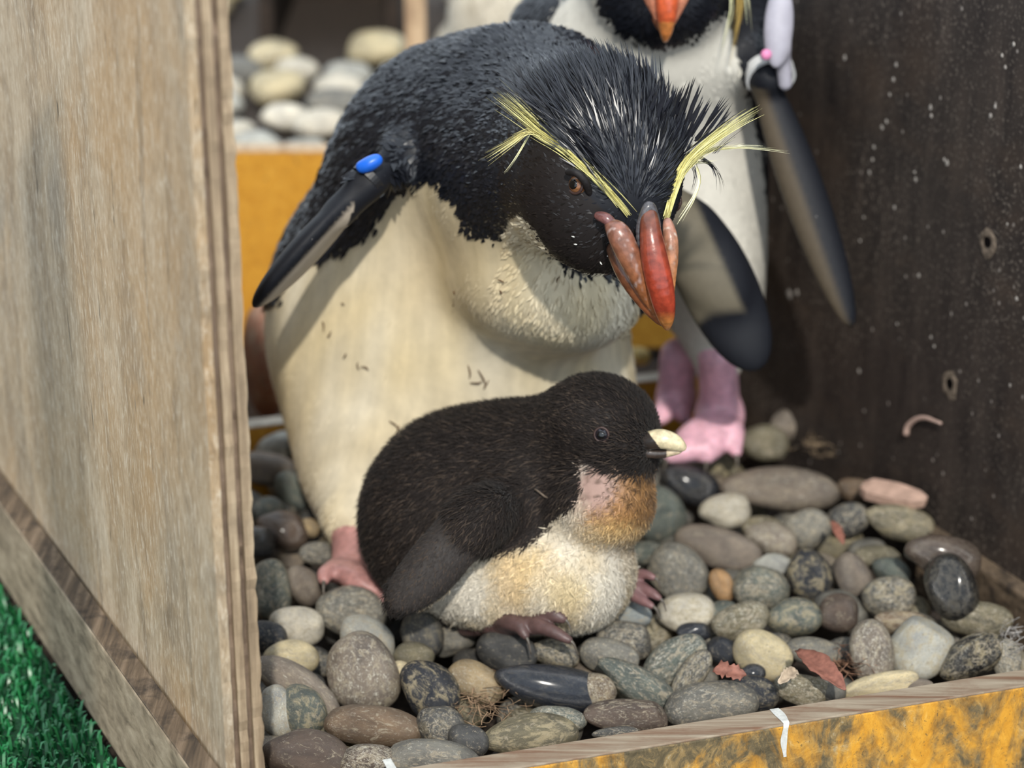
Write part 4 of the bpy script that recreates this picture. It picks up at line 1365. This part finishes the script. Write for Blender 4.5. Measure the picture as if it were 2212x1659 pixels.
sdf_obj('blue_tag', [ellp(800, 354, 1.244, 24, 14, 0.005, -32, 0.002), rcp((780, 360, 1.244, 11), (814, 346, 1.244, 10), 0.004)], 0.0006, M['blue'], band)

# feet
def foot(parent, toes, leg, web, skin, vox=0.0010, claw_l=0.010, clw=0.0022):
    pr = []
    pr += chain(leg, 0.012)
    for tline in toes: pr += chain(tline, 0.006, 0.010)
    for w in web: pr.append(w)
    def cf(P, N):
        v = fbm(P, 260)[:, None]
        return np.clip(np.asarray(skin)[None] * (1 + 0.16 * v), 0, 1)
    o, _ = sdf_obj('foot', pr, vox, M['foot'], parent, cf)
    for tline in toes:
        a = at(*tline[-2][:3]); b = at(*tline[-1][:3]); d = (b - a) / np.linalg.norm(b - a)
        e = b + d * claw_l * 0.55 + np.array([0, 0, -0.2]) * claw_l; e2 = e + d * claw_l * 0.35 + np.array([0, 0, -0.75]) * claw_l
        link('claw', tube_mesh('claw', spline([b - d * 0.002, b + d * claw_l * 0.2, e, e2], 8), np.linspace(clw, 0.0003, 8), 8), M['claw'], o)
    return o
PINK = (0.40, 0.205, 0.19)
foot(adult, [[(760, 1225, 1.262, 30), (722, 1235, 1.235, 18), (702, 1238, 1.222, 15), (700, 1252, 1.214, 12)],
             [(780, 1235, 1.255, 28), (800, 1265, 1.225, 18), (830, 1290, 1.205, 14)],
             [(775, 1235, 1.255, 28), (765, 1258, 1.225, 14), (772, 1268, 1.215, 9)]],
     [(765, 1110, 1.288, 50), (765, 1180, 1.268, 47), (774, 1228, 1.252, 46)],
     [ellp(772, 1245, 1.232, 66, 30, 0.018, 20, 0.008), ellp(796, 1264, 1.218, 52, 22, 0.012, 26, 0.008)], PINK)
foot(adult, [[(1235, 1205, 1.300, 28), (1222, 1225, 1.275, 18), (1205, 1240, 1.262, 13)],
             [(1240, 1205, 1.300, 28), (1248, 1228, 1.272, 18), (1250, 1244, 1.260, 13)],
             [(1245, 1203, 1.300, 26), (1275, 1218, 1.278, 16), (1290, 1230, 1.268, 11)]],
     [(1215, 1090, 1.335, 50), (1228, 1150, 1.318, 45), (1238, 1198, 1.303, 42)],
     [ellp(1245, 1218, 1.280, 46, 18, 0.012, 4, 0.008)], PINK)
# specks of dirt on the belly feathers
for (px, py, l) in [(745, 655, 5), (702, 705, 12), (716, 720, 10), (748, 768, 8), (778, 788, 9), (790, 794, 11), (1086, 604, 8), (988, 630, 5), (1012, 800, 16), (1040, 812, 20), (1028, 822, 14), (852, 918, 14), (858, 930, 14), (1085, 628, 5), (1205, 600, 8), (985, 655, 5), (1050, 828, 12)]:
    s, n = surf(bvh, px, py, 0.0022)
    if s is None: continue
    a = tangent(rng.normal(0, 1, (1, 3)), n[None])[0]; b = tangent(rng.normal(0, 1, (1, 3)), n[None])[0]; q = l * 0.00028
    link('dirt_fleck', tube_mesh('dirt_fleck', spline([s - a * q, s + b * q * 0.4, s + a * q], 6), [0.0002, 0.0004, 0.0005, 0.0004, 0.0003, 0.0001], 5), M['dirt'], body)

# ================================================================== the chick
chick = empty('penguin_chick', atz(1170, 1370, -0.005))
tag(chick, 'downy dark brown chick with a stained white belly sitting under the adult', 'chick')
ck = [ellp(1010, 1088, 1.222, 205, 205, 0.055, 0, 0.03),
      ellp(940, 1150, 1.215, 138, 150, 0.048, 0, 0.03),
      ellp(1160, 1000, 1.215, 140, 130, 0.05, -20, 0.03),
      ellp(1175, 1215, 1.195, 182, 140, 0.060, -4, 0.03),
      ellp(1245, 1245, 1.185, 112, 112, 0.050, 0, 0.02),
      ellp(1060, 1270, 1.20, 135, 78, 0.045, 8, 0.02),
      ellp(1285, 1085, 1.178, 118, 100, 0.046, 10, 0.014),
      ellp(1318, 1075, 1.172, 88, 92, 0.042, 0, 0.012)]
ckhead = [ellp(1290, 918, 1.192, 125, 112, 0.047, 8, 0.022),
          ellp(1325, 945, 1.182, 74, 72, 0.036, 10, 0.018),
          rcp((1325, 985, 1.180, 46), (1375, 972, 1.174, 15), 0.014)]
ckfl = [ellp(962, 1192, 1.134, 160, 60, 0.011, -47, 0.006),
        ellp(905, 1262, 1.134, 82, 40, 0.009, -35, 0.012),
        rcp((1110, 1075, 1.172, 48), (1035, 1120, 1.142, 52), 0.015)]
P, F, N = sdf_mesh(ck + ckhead + ckfl, 0.0018)
P = clear_of_adult(P, 0.0005)
CK_WHITE = [(1252, 1000), (1256, 1060), (1240, 1092), (1206, 1106), (1186, 1140), (1160, 1165), (1118, 1182), (1070, 1195), (1030, 1196), (1012, 1190), (990, 1230), (960, 1262), (925, 1292), (905, 1318), (960, 1345), (1060, 1420),
            (1420, 1420), (1440, 1010), (1400, 1020), (1370, 1030), (1330, 1022), (1290, 1010)]
CKB = np.array([0.017, 0.013, 0.0115])
def chick_col(P, N, jag=0.0):
    x, y = proj(P)
    if jag: x = x + rng.normal(0, jag, len(P)); y = y + rng.normal(0, jag, len(P))
    white = in_poly(x, y, CK_WHITE) & (P[:, 1] < 1.235)
    fl = np.minimum.reduce([p.f(P.astype(np.float32)) for p in ckfl[:2]]) < 0.002
    hd = np.minimum.reduce([p.f(P.astype(np.float32)) for p in ckhead]) < 0.0035
    white &= ~fl
    v = fbm(P, 90)
    cw = np.array([0.58, 0.535, 0.45])[None] + (np.array([0.50, 0.40, 0.25]) - np.array([0.58, 0.535, 0.45]))[None] * np.clip(0.30 + 0.65 * v, 0, 1)[:, None]
    def blob(cx, cy, rx, ry, c, k):
        g = np.clip(1.6 * np.exp(-(((x - cx) / rx) ** 2 + ((y - cy) / ry) ** 2)), 0, 1)[:, None] * k
        return g, np.asarray(c)[None]
    for b in [blob(1375, 1075, 62, 80, (0.27, 0.135, 0.045), 0.95), blob(1320, 1110, 55, 36, (0.33, 0.17, 0.06), 0.9), blob(1290, 1050, 42, 48, (0.34, 0.22, 0.185), 0.95), blob(1330, 1150, 80, 25, (0.70, 0.48, 0.2), 0.5),
              blob(1110, 1250, 36, 60, (0.62, 0.43, 0.2), 0.6), blob(1225, 1270, 50, 35, (0.50, 0.40, 0.22), 0.5), blob(1180, 1215, 40, 40, (0.6, 0.44, 0.22), 0.4)]:
        cw = cw + (b[1] - cw) * b[0]
    wr = np.abs(fbm(P * np.array([1, 1, 2.2]), 210))
    wet = np.clip(np.exp(-(((x - 1340) / 75) ** 2 + ((y - 1065) / 62) ** 2)) * 1.5, 0, 1) * np.clip(1 - wr * 3.2, 0, 1) * 0.85
    cw = cw + (np.array([0.045, 0.025, 0.014]) - cw) * wet[:, None]
    c = np.where(white[:, None], cw, CKB[None])
    c[fl & (x < 1060)] = np.array([0.034, 0.029, 0.027])
    return c, white, fl, hd
col, wh, fl_m, hd_m = chick_col(P, N)
cbody = link('body', mesh_np('body', P, [F], col), M['plumage'], chick)
cb_bvh = bvh_of(P, F); cP = P.copy()
X, Nn = sample_surface(P, F, N, 110000)
cc, wh, fl_m, hd_m = chick_col(X, Nn, 5.0)
CB = at(1400, 965, 1.165)
D = X - CB
T = tangent(D / np.linalg.norm(D, axis=1)[:, None] + np.array([0, 0.1, -1.0])[None] * np.clip((np.linalg.norm(D, axis=1) - 0.05) / 0.08, 0, 1)[:, None] * 1.1, Nn)
x, y = proj(X)
# the white down lies in wet curls
curl = np.where(wh, np.sin(X[:, 0] * 900 + np.sin(X[:, 2] * 700) * 2) * 0.9, 0)[:, None]
T = T + np.cross(Nn, T) * curl; T /= np.linalg.norm(T, axis=1)[:, None]
L = np.where(wh, 0.0052, 0.0068); L = np.where(fl_m, 0.0036, L); L = np.where(hd_m & ~wh, 0.0042, L)
bald = np.exp(-(((x - 1290) / 40) ** 2 + ((y - 1050) / 45) ** 2)) * wh
L = L * (1 - 0.6 * bald) * rng.uniform(0.6, 1.35, len(X))
W = np.where(wh, 0.00032, 0.00026) * rng.uniform(0.7, 1.3, len(X))
lift = np.where(wh, 0.16, 0.30) + rng.normal(0, 0.12, len(X)); lift = np.where(fl_m, 0.2, lift)
lift = np.clip(lift * (1 - 0.6 * bald), 0.03, 0.8)
cc = cc * (1 + rng.normal(0, 0.16, (len(X), 1)))
brown = (~wh) & (rng.random(len(X)) < 0.16)
cc[brown] = np.array([0.052, 0.038, 0.029])
tag(link('down', blade_mesh('down', X, Nn, T, L, W, lift, np.clip(cc, 0, 1), 0.35, 0.22, 0.7, 0.0004), M['down'], cbody), None, None, None, 'stuff')

# beak
def cbk(px, py, dy, r): return (px, py, 1.153 + dy, r)
ub, _ = sdf_obj('upper_beak', chain([cbk(1345, 956, 0.010, 15), cbk(1385, 955, 0.004, 18), cbk(1425, 948, 0.0, 20), cbk(1455, 955, -0.001, 17), cbk(1474, 966, -0.001, 9)], 0.004), 0.0006, M['beak'], chick,
   lambda P, N: np.where(((proj(P)[0] + (940 - proj(P)[1]) * 0.75) > 1405)[:, None], np.array([[0.66, 0.56, 0.36]]), np.array([[0.035, 0.028, 0.025]])))
sdf_obj('lower_beak', chain([cbk(1338, 968, 0.010, 10), cbk(1380, 976, 0.004, 11), cbk(1425, 980, 0.001, 9), cbk(1458, 975, 0.0, 7), cbk(1470, 972, 0.0, 4)], 0.004), 0.0006, M['beak'], chick,
   lambda P, N: np.where((proj(P)[0] > 1440)[:, None], np.array([[0.52, 0.42, 0.28]]), np.array([[0.05, 0.036, 0.03]])))
ec, en = surf(cb_bvh, 1300, 938)
en = en * 0.7 + np.array([-0.15, -0.7, 0.1]); en /= np.linalg.norm(en)
M['chick_iris'] = mat_plain('dark_chick_eye', (0.010, 0.009, 0.014), 0.08, 0.7, 100, 0.2, 0.0)
disc_eye(chick, ec + en * 0.0016, en, 0.0042, 'chick_iris')
# little mark of crusted skin at the wing root
s, n = surf(cb_bvh, 1172, 1066, 0.004)
link('skin_fleck', tube_mesh('skin_fleck', spline([s + cR * -0.003 + cU * 0.002, s, s + cR * 0.004 - cU * 0.003, s + cR * 0.008 - cU * 0.002], 8), 0.0006, 5), M['torn'], cbody)
# feet
GP = (0.10, 0.058, 0.054)
foot(chick, [[(1075, 1348, 1.165, 22), (1100, 1342, 1.148, 15), (1120, 1352, 1.140, 11), (1135, 1374, 1.134, 8)],
             [(1085, 1345, 1.165, 20), (1150, 1348, 1.142, 18), (1190, 1362, 1.132, 14), (1228, 1382, 1.126, 9)],
             [(1085, 1340, 1.168, 18), (1160, 1326, 1.148, 20), (1195, 1326, 1.140, 18), (1216, 1336, 1.136, 10)]],
     [(1010, 1352, 1.185, 24), (1070, 1346, 1.168, 24)], [ellp(1140, 1350, 1.150, 62, 18, 0.012, 8, 0.006)], GP, 0.0009, 0.007, 0.0016)
foot(chick, [[(1330, 1255, 1.205, 18), (1368, 1244, 1.196, 13), (1392, 1240, 1.190, 9), (1412, 1248, 1.186, 6)],
             [(1330, 1262, 1.203, 18), (1375, 1268, 1.190, 13), (1405, 1280, 1.182, 10), (1424, 1292, 1.178, 6)],
             [(1330, 1265, 1.202, 18), (1362, 1282, 1.186, 13), (1392, 1300, 1.178, 9), (1410, 1310, 1.174, 5)]],
     [(1300, 1240, 1.215, 24), (1330, 1258, 1.205, 22)], [ellp(1362, 1268, 1.192, 34, 20, 0.008, 16, 0.006)], (0.17, 0.09, 0.09), 0.0009, 0.006, 0.0014)

# ================================================================== the penguin standing behind
pen2 = empty('penguin', atz(1560, 960, 0.0))
tag(pen2, 'penguin with a white flipper band standing upright by the dark wall', 'penguin')
YP = 1.478
t2 = [ellp(1410, 250, YP + 0.004, 240, 300, 0.070, 0, 0.04),
      ellp(1535, 520, YP - 0.015, 118, 230, 0.060, -6, 0.04),
      ellp(1410, 110, YP - 0.025, 235, 190, 0.075, 0, 0.03),
      ellp(1410, 360, YP + 0.045, 195, 310, 0.05, 0, 0.04),
      ellp(1400, 60, YP, 275, 110, 0.06, 0, 0.04),
      rcp((1545, 680, YP - 0.02, 66), (1552, 780, 1.432, 46), 0.03)]
h2c = at(1425, -70, YP - 0.085)
t2 += [ellp(1432, -75, YP - 0.085, 150, 150, 0.050, 0, 0.02), ellp(1432, 10, YP - 0.095, 105, 82, 0.035, 0, 0.012),
       rcp((1420, -70, YP - 0.07, 140), (1405, 60, YP - 0.01, 190), 0.03)]
f2r = [rcp((1640, 70, YP - 0.05, 44), (1660, 170, YP - 0.095, 34), 0.03), ellp(1738, 420, YP - 0.115, 305, 47, 0.010, 70.5, 0.008)]
f2l = [rcp((1170, 70, YP - 0.01, 52), (1120, 150, YP - 0.02, 34), 0.02), ellp(1085, 330, YP - 0.01, 235, 42, 0.012, 100, 0.01)]
P, F, N = sdf_mesh(t2 + f2r + f2l, 0.0026)
P = clear_of_adult(P, 0.002)
W2 = [(1150, 60), (1190, 40), (1230, -30), (1290, -40), (1305, 20), (1335, 60), (1375, 85), (1420, 96), (1470, 92), (1510, 72), (1545, 35), (1568, 22), (1580, 80), (1612, 180), (1640, 300), (1690, 700), (1690, 1000), (1000, 1000), (1145, 200)]
def col2(P, N, jag=0):
    x, y = proj(P)
    if jag: x = x + rng.normal(0, jag, len(P)); y = y + rng.normal(0, jag, len(P))
    white = in_poly(x, y, W2) & (P[:, 1] < YP + 0.035)
    fr = np.minimum.reduce([p.f(P.astype(np.float32)) for p in f2r]) < 0.004
    flm = np.minimum.reduce([p.f(P.astype(np.float32)) for p in f2l]) < 0.004
    v = fbm(P, 50)
    cw = np.array([0.60, 0.575, 0.51])[None] * (1 + 0.06 * v[:, None])
    c = np.where(white[:, None], cw, BLACK[None])
    c[fr | flm] = BLACK
    u2 = -(x - 1738) * math.sin(math.radians(70.5)) + (y - 420) * math.cos(math.radians(70.5))
    k2 = (np.clip((u2 + 4) / 16, 0, 1) * (y > 190))[:, None]
    c[fr] = (BLACK[None] * (1 - k2) + np.array([0.085, 0.066, 0.045])[None] * k2)[fr]
    return c, white, fr | flm
c2, wh, ff = col2(P, N)
body2 = link('body', mesh_np('body', P, [F], c2), M['plumage'], pen2)
bvh2 = bvh_of(P, F)
X, Nn = sample_surface(P, F, N, 42000)
cc, wh, ff = col2(X, Nn, 5)
B2 = at(1425, -40, YP - 0.14)
D = X - B2; dd = np.linalg.norm(D, axis=1)[:, None]
T = tangent(D / dd + np.array([0, 0.1, -1.0])[None] * np.clip((dd - 0.06) / 0.1, 0, 1) * 1.5, Nn)
L = np.where(ff, 0.0025, np.where(wh, 0.007, 0.0075)) * rng.uniform(0.75, 1.3, len(X))
W = np.where(ff, 0.0007, np.where(wh, 0.0010, 0.0013)) * rng.uniform(0.8, 1.2, len(X))
tag(link('feathers', blade_mesh('feathers', X, Nn, T, L, W, np.where(wh, 0.08, 0.15) + rng.normal(0, 0.04, len(X)), np.clip(cc * (1 + rng.normal(0, 0.1, (len(X), 1))), 0, 1), 0.16, 0.18, 0.6, 0.0006), M['feather'], body2), None, None, None, 'stuff')
Y2 = YP - 0.135
def b2k(px, py, dy, r): return (px, py, Y2 + dy, r)
ub2, _ = sdf_obj('upper_beak', chain([b2k(1440, -95, 0.012, 20), b2k(1440, -40, 0.002, 25), b2k(1441, 20, -0.002, 22), b2k(1439, 62, 0.0, 14), b2k(1437, 86, 0.003, 6)], 0.005), 0.001, M['beak'], pen2,
   lambda P, N: np.where((proj(P)[1] > 48)[:, None], np.array([[0.62, 0.22, 0.06]]), np.array([[0.55, 0.10, 0.035]])))
sdf_obj('beak_side_plate', chain([b2k(1385, -70, 0.012, 14), b2k(1402, -20, 0.006, 18), b2k(1417, 25, 0.005, 11), b2k(1430, 60, 0.005, 5)], 0.005), 0.001, M['beak'], pen2, lambda P, N: tint(len(P), (0.50, 0.20, 0.12), 0.1))
sdf_obj('beak_side_plate', chain([b2k(1490, -70, 0.012, 12), b2k(1478, -20, 0.006, 16), b2k(1463, 25, 0.005, 9), b2k(1448, 60, 0.005, 4)], 0.005), 0.001, M['beak'], pen2, lambda P, N: tint(len(P), (0.50, 0.20, 0.12), 0.1))
sdf_obj('lower_beak', chain([b2k(1405, -20, 0.016, 22), b2k(1420, 30, 0.010, 18), b2k(1434, 70, 0.007, 6)], 0.005), 0.001, M['beak'], pen2, lambda P, N: tint(len(P), (0.30, 0.11, 0.05), 0.1))
for sx in (1318, 1545):
    ec, en = surf(bvh2, sx, -95)
    if ec is not None:
        en = en + np.array([-0.6 if sx < 1430 else 0.6, -0.3, 0]); en /= np.linalg.norm(en)
        disc_eye(pen2, ec + en * 0.001, en, 0.006)
GOLD = (0.62, 0.44, 0.14)
def free_line(pts): return [at(a, b, Yq) for a, b, Yq in pts]
strands('brow_plume', free_line([(1475, -110, YP - 0.13), (1540, -100, YP - 0.12), (1590, -40, YP - 0.115), (1598, 20, YP - 0.112), (1585, 90, YP - 0.11), (1572, 172, YP - 0.108)]), 34, 0.0010, 0.0013, 0.00040, GOLD, M['crest'], pen2, 12)
strands('brow_plume', free_line([(1545, -95, YP - 0.12), (1600, -50, YP - 0.115), (1618, 20, YP - 0.112), (1628, 100, YP - 0.11)]), 10, 0.0008, 0.0013, 0.00036, PALE, M['crest'], pen2, 10)
strands('brow_plume', free_line([(1545, -95, YP - 0.12), (1580, 0, YP - 0.115), (1568, 80, YP - 0.112), (1548, 180, YP - 0.11)]), 8, 0.0008, 0.0013, 0.00036, PALE, M['crest'], pen2, 10)
strands('brow_plume', free_line([(1380, -110, YP - 0.13), (1320, -120, YP - 0.12), (1250, -110, YP - 0.11), (1200, -60, YP - 0.10)]), 34, 0.0010, 0.0015, 0.00040, GOLD, M['crest'], pen2, 10)
# white band round the flipper with a pale lilac piece above
b2c = at(1663, 160, YP - 0.09)
fa = at(1672, 190, YP - 0.1) - at(1650, 110, YP - 0.07); fa /= np.linalg.norm(fa)
ca = np.cross(fa, cF); ca /= np.linalg.norm(ca); cb = np.cross(fa, ca)
V = []; Fq = []
for i in range(S):
    t = 2 * math.pi * i / S
    for (q, h) in sec:
        V.append(b2c + fa * q * 0.0040 + (ca * math.cos(t) * 0.0135 + cb * math.sin(t) * 0.013) * (1 + 0.16 * h))
for i in range(S):
    for j in range(4):
        Fq.append((i * 4 + j, ((i + 1) % S) * 4 + j, ((i + 1) % S) * 4 + (j + 1) % 4, i * 4 + (j + 1) % 4))
band2 = link('flipper_band', mesh_np('flipper_band', V, [np.array(Fq)], smooth=False), M['band_white'], pen2)
band2['label'] = 'white plastic ring round the flipper with a pale lilac piece above'
M['lilac'] = mat_plain('pale_lilac', (0.36, 0.345, 0.40), 0.55, 0.5, 100, 0.1, 0.0)
sdf_obj('tag', [ellp(1682, 55, YP - 0.105, 32, 92, 0.006, 4, 0.004), rcp((1690, 110, YP - 0.105, 18), (1696, 180, YP - 0.105, 15), 0.006)], 0.001, M['lilac'], band2)  # pale lilac oval and stem along the upper flipper
sdf_obj('pink_mark', [ellp(1655, 118, YP - 0.115, 12, 12, 0.003, 0, 0.002)], 0.0006, mat_plain('pink_plastic', (0.75, 0.25, 0.45), 0.4), band2)
# feet
PK = (0.70, 0.40, 0.48)
foot(pen2, [[(1545, 895, 1.437, 34), (1510, 935, 1.415, 24), (1472, 965, 1.398, 20), (1448, 985, 1.388, 14)],
            [(1555, 900, 1.435, 34), (1545, 945, 1.408, 24), (1530, 985, 1.390, 14)],
            [(1565, 895, 1.437, 32), (1582, 935, 1.412, 20), (1590, 975, 1.395, 13)]],
     [(1550, 770, 1.425, 44), (1553, 840, 1.432, 42), (1555, 895, 1.437, 46)],
     [ellp(1528, 945, 1.410, 72, 42, 0.014, -18, 0.01), ellp(1500, 970, 1.396, 50, 22, 0.010, -14, 0.01)], PK, 0.0013, 0.010, 0.0024)
foot(pen2, [[(1455, 862, 1.475, 30), (1435, 890, 1.458, 22), (1425, 905, 1.450, 14)], [(1465, 862, 1.475, 30), (1475, 895, 1.456, 18), (1480, 905, 1.450, 10)]],
     [(1465, 770, 1.47, 40), (1462, 820, 1.474, 38), (1460, 860, 1.475, 34)], [], PK, 0.0015, 0.008, 0.0022)

# report how far the birds run into each other or into the wall (measuring only)

# ================================================================== small things lying about
M['leaf'] = mat_plain('dry_red_leaf', (0.23, 0.095, 0.068), 0.6, 0.3, 260, 0.35, 0.4)
M['leaf_pale'] = mat_plain('dry_pale_leaf', (0.42, 0.33, 0.24), 0.7, 0.3, 260, 0.3, 0.4)
M['straw'] = mat_attr('dry_fibre', 0.7, 0.2, 300, 0.2, 0.0)
def leaf(pa, pb, za, zb, wpx, curl, mat, label, ragged=0.1, name='dried_leaf'):
    A = atz(pa[0], pa[1], za); B = atz(pb[0], pb[1], zb)
    d = B - A; Ln = np.linalg.norm(d); d /= Ln
    up = tangent(np.array([[0.1, -0.55, 0.8]]), d[None])[0]; sd = np.cross(d, up)
    w = wpx * depth(A) / FPX
    n, m = 16, 7
    V = []
    for i in range(n):
        t = i / (n - 1)
        ww = w * (math.sin(math.pi * min(1, max(0.03, t))) ** 0.7 + 0.04)
        for j in range(m):
            s = 2 * j / (m - 1) - 1
            rg = 1 + (rng.normal(0, ragged) if abs(s) == 1 else 0)
            V.append(A + d * t * Ln + sd * s * ww * rg + up * (curl * s * s * ww + 0.12 * Ln * math.sin(math.pi * t) * 0.4 - 0.05 * ww * (abs(s) < 0.1)))
    F = [(i * m + j, i * m + j + 1, (i + 1) * m + j + 1, (i + 1) * m + j) for i in range(n - 1) for j in range(m - 1)]
    o = link(name, mesh_np(name, V, [np.array(F)]), mat)
    md = o.modifiers.new('thickness', 'SOLIDIFY'); md.thickness = 0.0005
    tag(o, label, 'leaf')
    return o
leaf((1722, 1404), (1826, 1490), 0.012, 0.010, 24, 0.35, M['leaf'], 'reddish brown dead leaf lying among the pebbles near the front board')
leaf((1540, 1448), (1612, 1458), 0.012, 0.012, 16, 0.5, M['leaf'], 'ragged pinkish leaf scrap beside a tiny navy pebble', 0.4)
leaf((1682, 1476), (1720, 1446), 0.014, 0.014, 12, 0.9, M['leaf_pale'], 'pale curled leaf scrap on an olive pebble', 0.2)
leaf((1796, 1125), (1822, 1175), 0.012, 0.006, 9, 0.5, M['leaf'], 'narrow pink leaf stalk between the back pebbles', 0.2)
# wood chip by the wall
c0 = atz(1862, 1052, 0.004); c1 = atz(2000, 1084, 0.004)
dd = c1 - c0; Ln = np.linalg.norm(dd); dd /= Ln
up = np.array([0, -0.3, 0.95]); sd = np.cross(dd, up); sd /= np.linalg.norm(sd)
prof = [(0, 0.35), (0.12, 0.9), (0.5, 1.0), (0.85, 0.75), (1, 0.3)]
V = []
for t, w in prof:
    for a, b in ((-1, -1), (1, -1), (1, 1), (-1, 1)):
        V.append(c0 + dd * t * Ln + sd * a * w * 0.0085 + up * (b * 0.0035 * (0.6 + 0.4 * w)))
F = [(i * 4 + j, i * 4 + (j + 1) % 4, (i + 1) * 4 + (j + 1) % 4, (i + 1) * 4 + j) for i in range(4) for j in range(4)] + [(3, 2, 1, 0), (16, 17, 18, 19)]
chip = link('wood_chip', mesh_np('wood_chip', V, [np.array(F)], smooth=False), mat_plain('pinkish_wood', (0.42, 0.28, 0.22), 0.6, 0.3, 120, 0.3, 0.4))
tag(chip, 'flat pinkish wood chip leaning by the foot of the dark wall', 'wood chip')
# dry root fibres between the front pebbles
def fibres(px, py, rx, ry, n, z, col, label, ln=0.014, cat='fibres'):
    Vs = []; Qs = []; Cs = []; base = 0
    for i in range(n):
        a = atz(px + rng.normal(0, rx), py + rng.normal(0, ry), z + rng.uniform(-0.004, 0.004))
        ang = rng.normal(0.6, 0.9)
        d = np.array([math.cos(ang), -math.sin(ang), 0]) * ln * rng.uniform(0.4, 1.2)
        L = spline([a, a + d * 0.5 + rng.normal(0, 0.0022, 3), a + d + rng.normal(0, 0.002, 3)], 7)
        me = np.stack([L - [0, 0, 0.00018], L + [0.00018, 0, 0.00018], L + [-0.00018, 0.0001, 0.00018]], 1).reshape(-1, 3)
        q = np.arange(6)[:, None] * 3 + base
        Qs.append(np.concatenate([q + [[0, 1, 4, 3]], q + [[1, 2, 5, 4]], q + [[2, 0, 3, 5]]]))
        Vs.append(me); Cs.append(np.repeat(tint(1, col, 0.3), len(me), 0)); base += len(me)
    o = link('root_fibres', mesh_np('root_fibres', np.concatenate(Vs), [np.concatenate(Qs)], np.concatenate(Cs)), M['straw'])
    tag(o, label, cat, None, 'stuff')
fibres(1025, 1510, 46, 26, 90, -0.012, (0.30, 0.20, 0.125), 'tangle of dry brown root fibres between the front pebbles')
fibres(1815, 1425, 18, 18, 40, -0.010, (0.22, 0.12, 0.075), 'small clump of reddish fibres beside the red leaf')
fibres(1772, 955, 30, 14, 70, -0.006, (0.34, 0.25, 0.16), 'heap of dry straw at the foot of the dark wall')
fibres(2178, 1372, 10, 18, 40, 0.0, (0.34, 0.32, 0.30), 'grey matted twig scraps at the wall strip', 0.010)
# curled wood shaving stuck to the wall
cu = [on_wall(px, py, 0.004) for px, py in ((1968, 936), (1972, 918), (1990, 903), (2010, 900), (2028, 906), (2044, 912))]
o = link('wood_shaving', tube_mesh('wood_shaving', spline(cu, 16), np.linspace(0.0022, 0.0009, 16), 8), mat_plain('pink_shaving', (0.42, 0.29, 0.24), 0.6))
tag(o, 'pale pink curled shaving stuck to the dark wall', 'shaving')
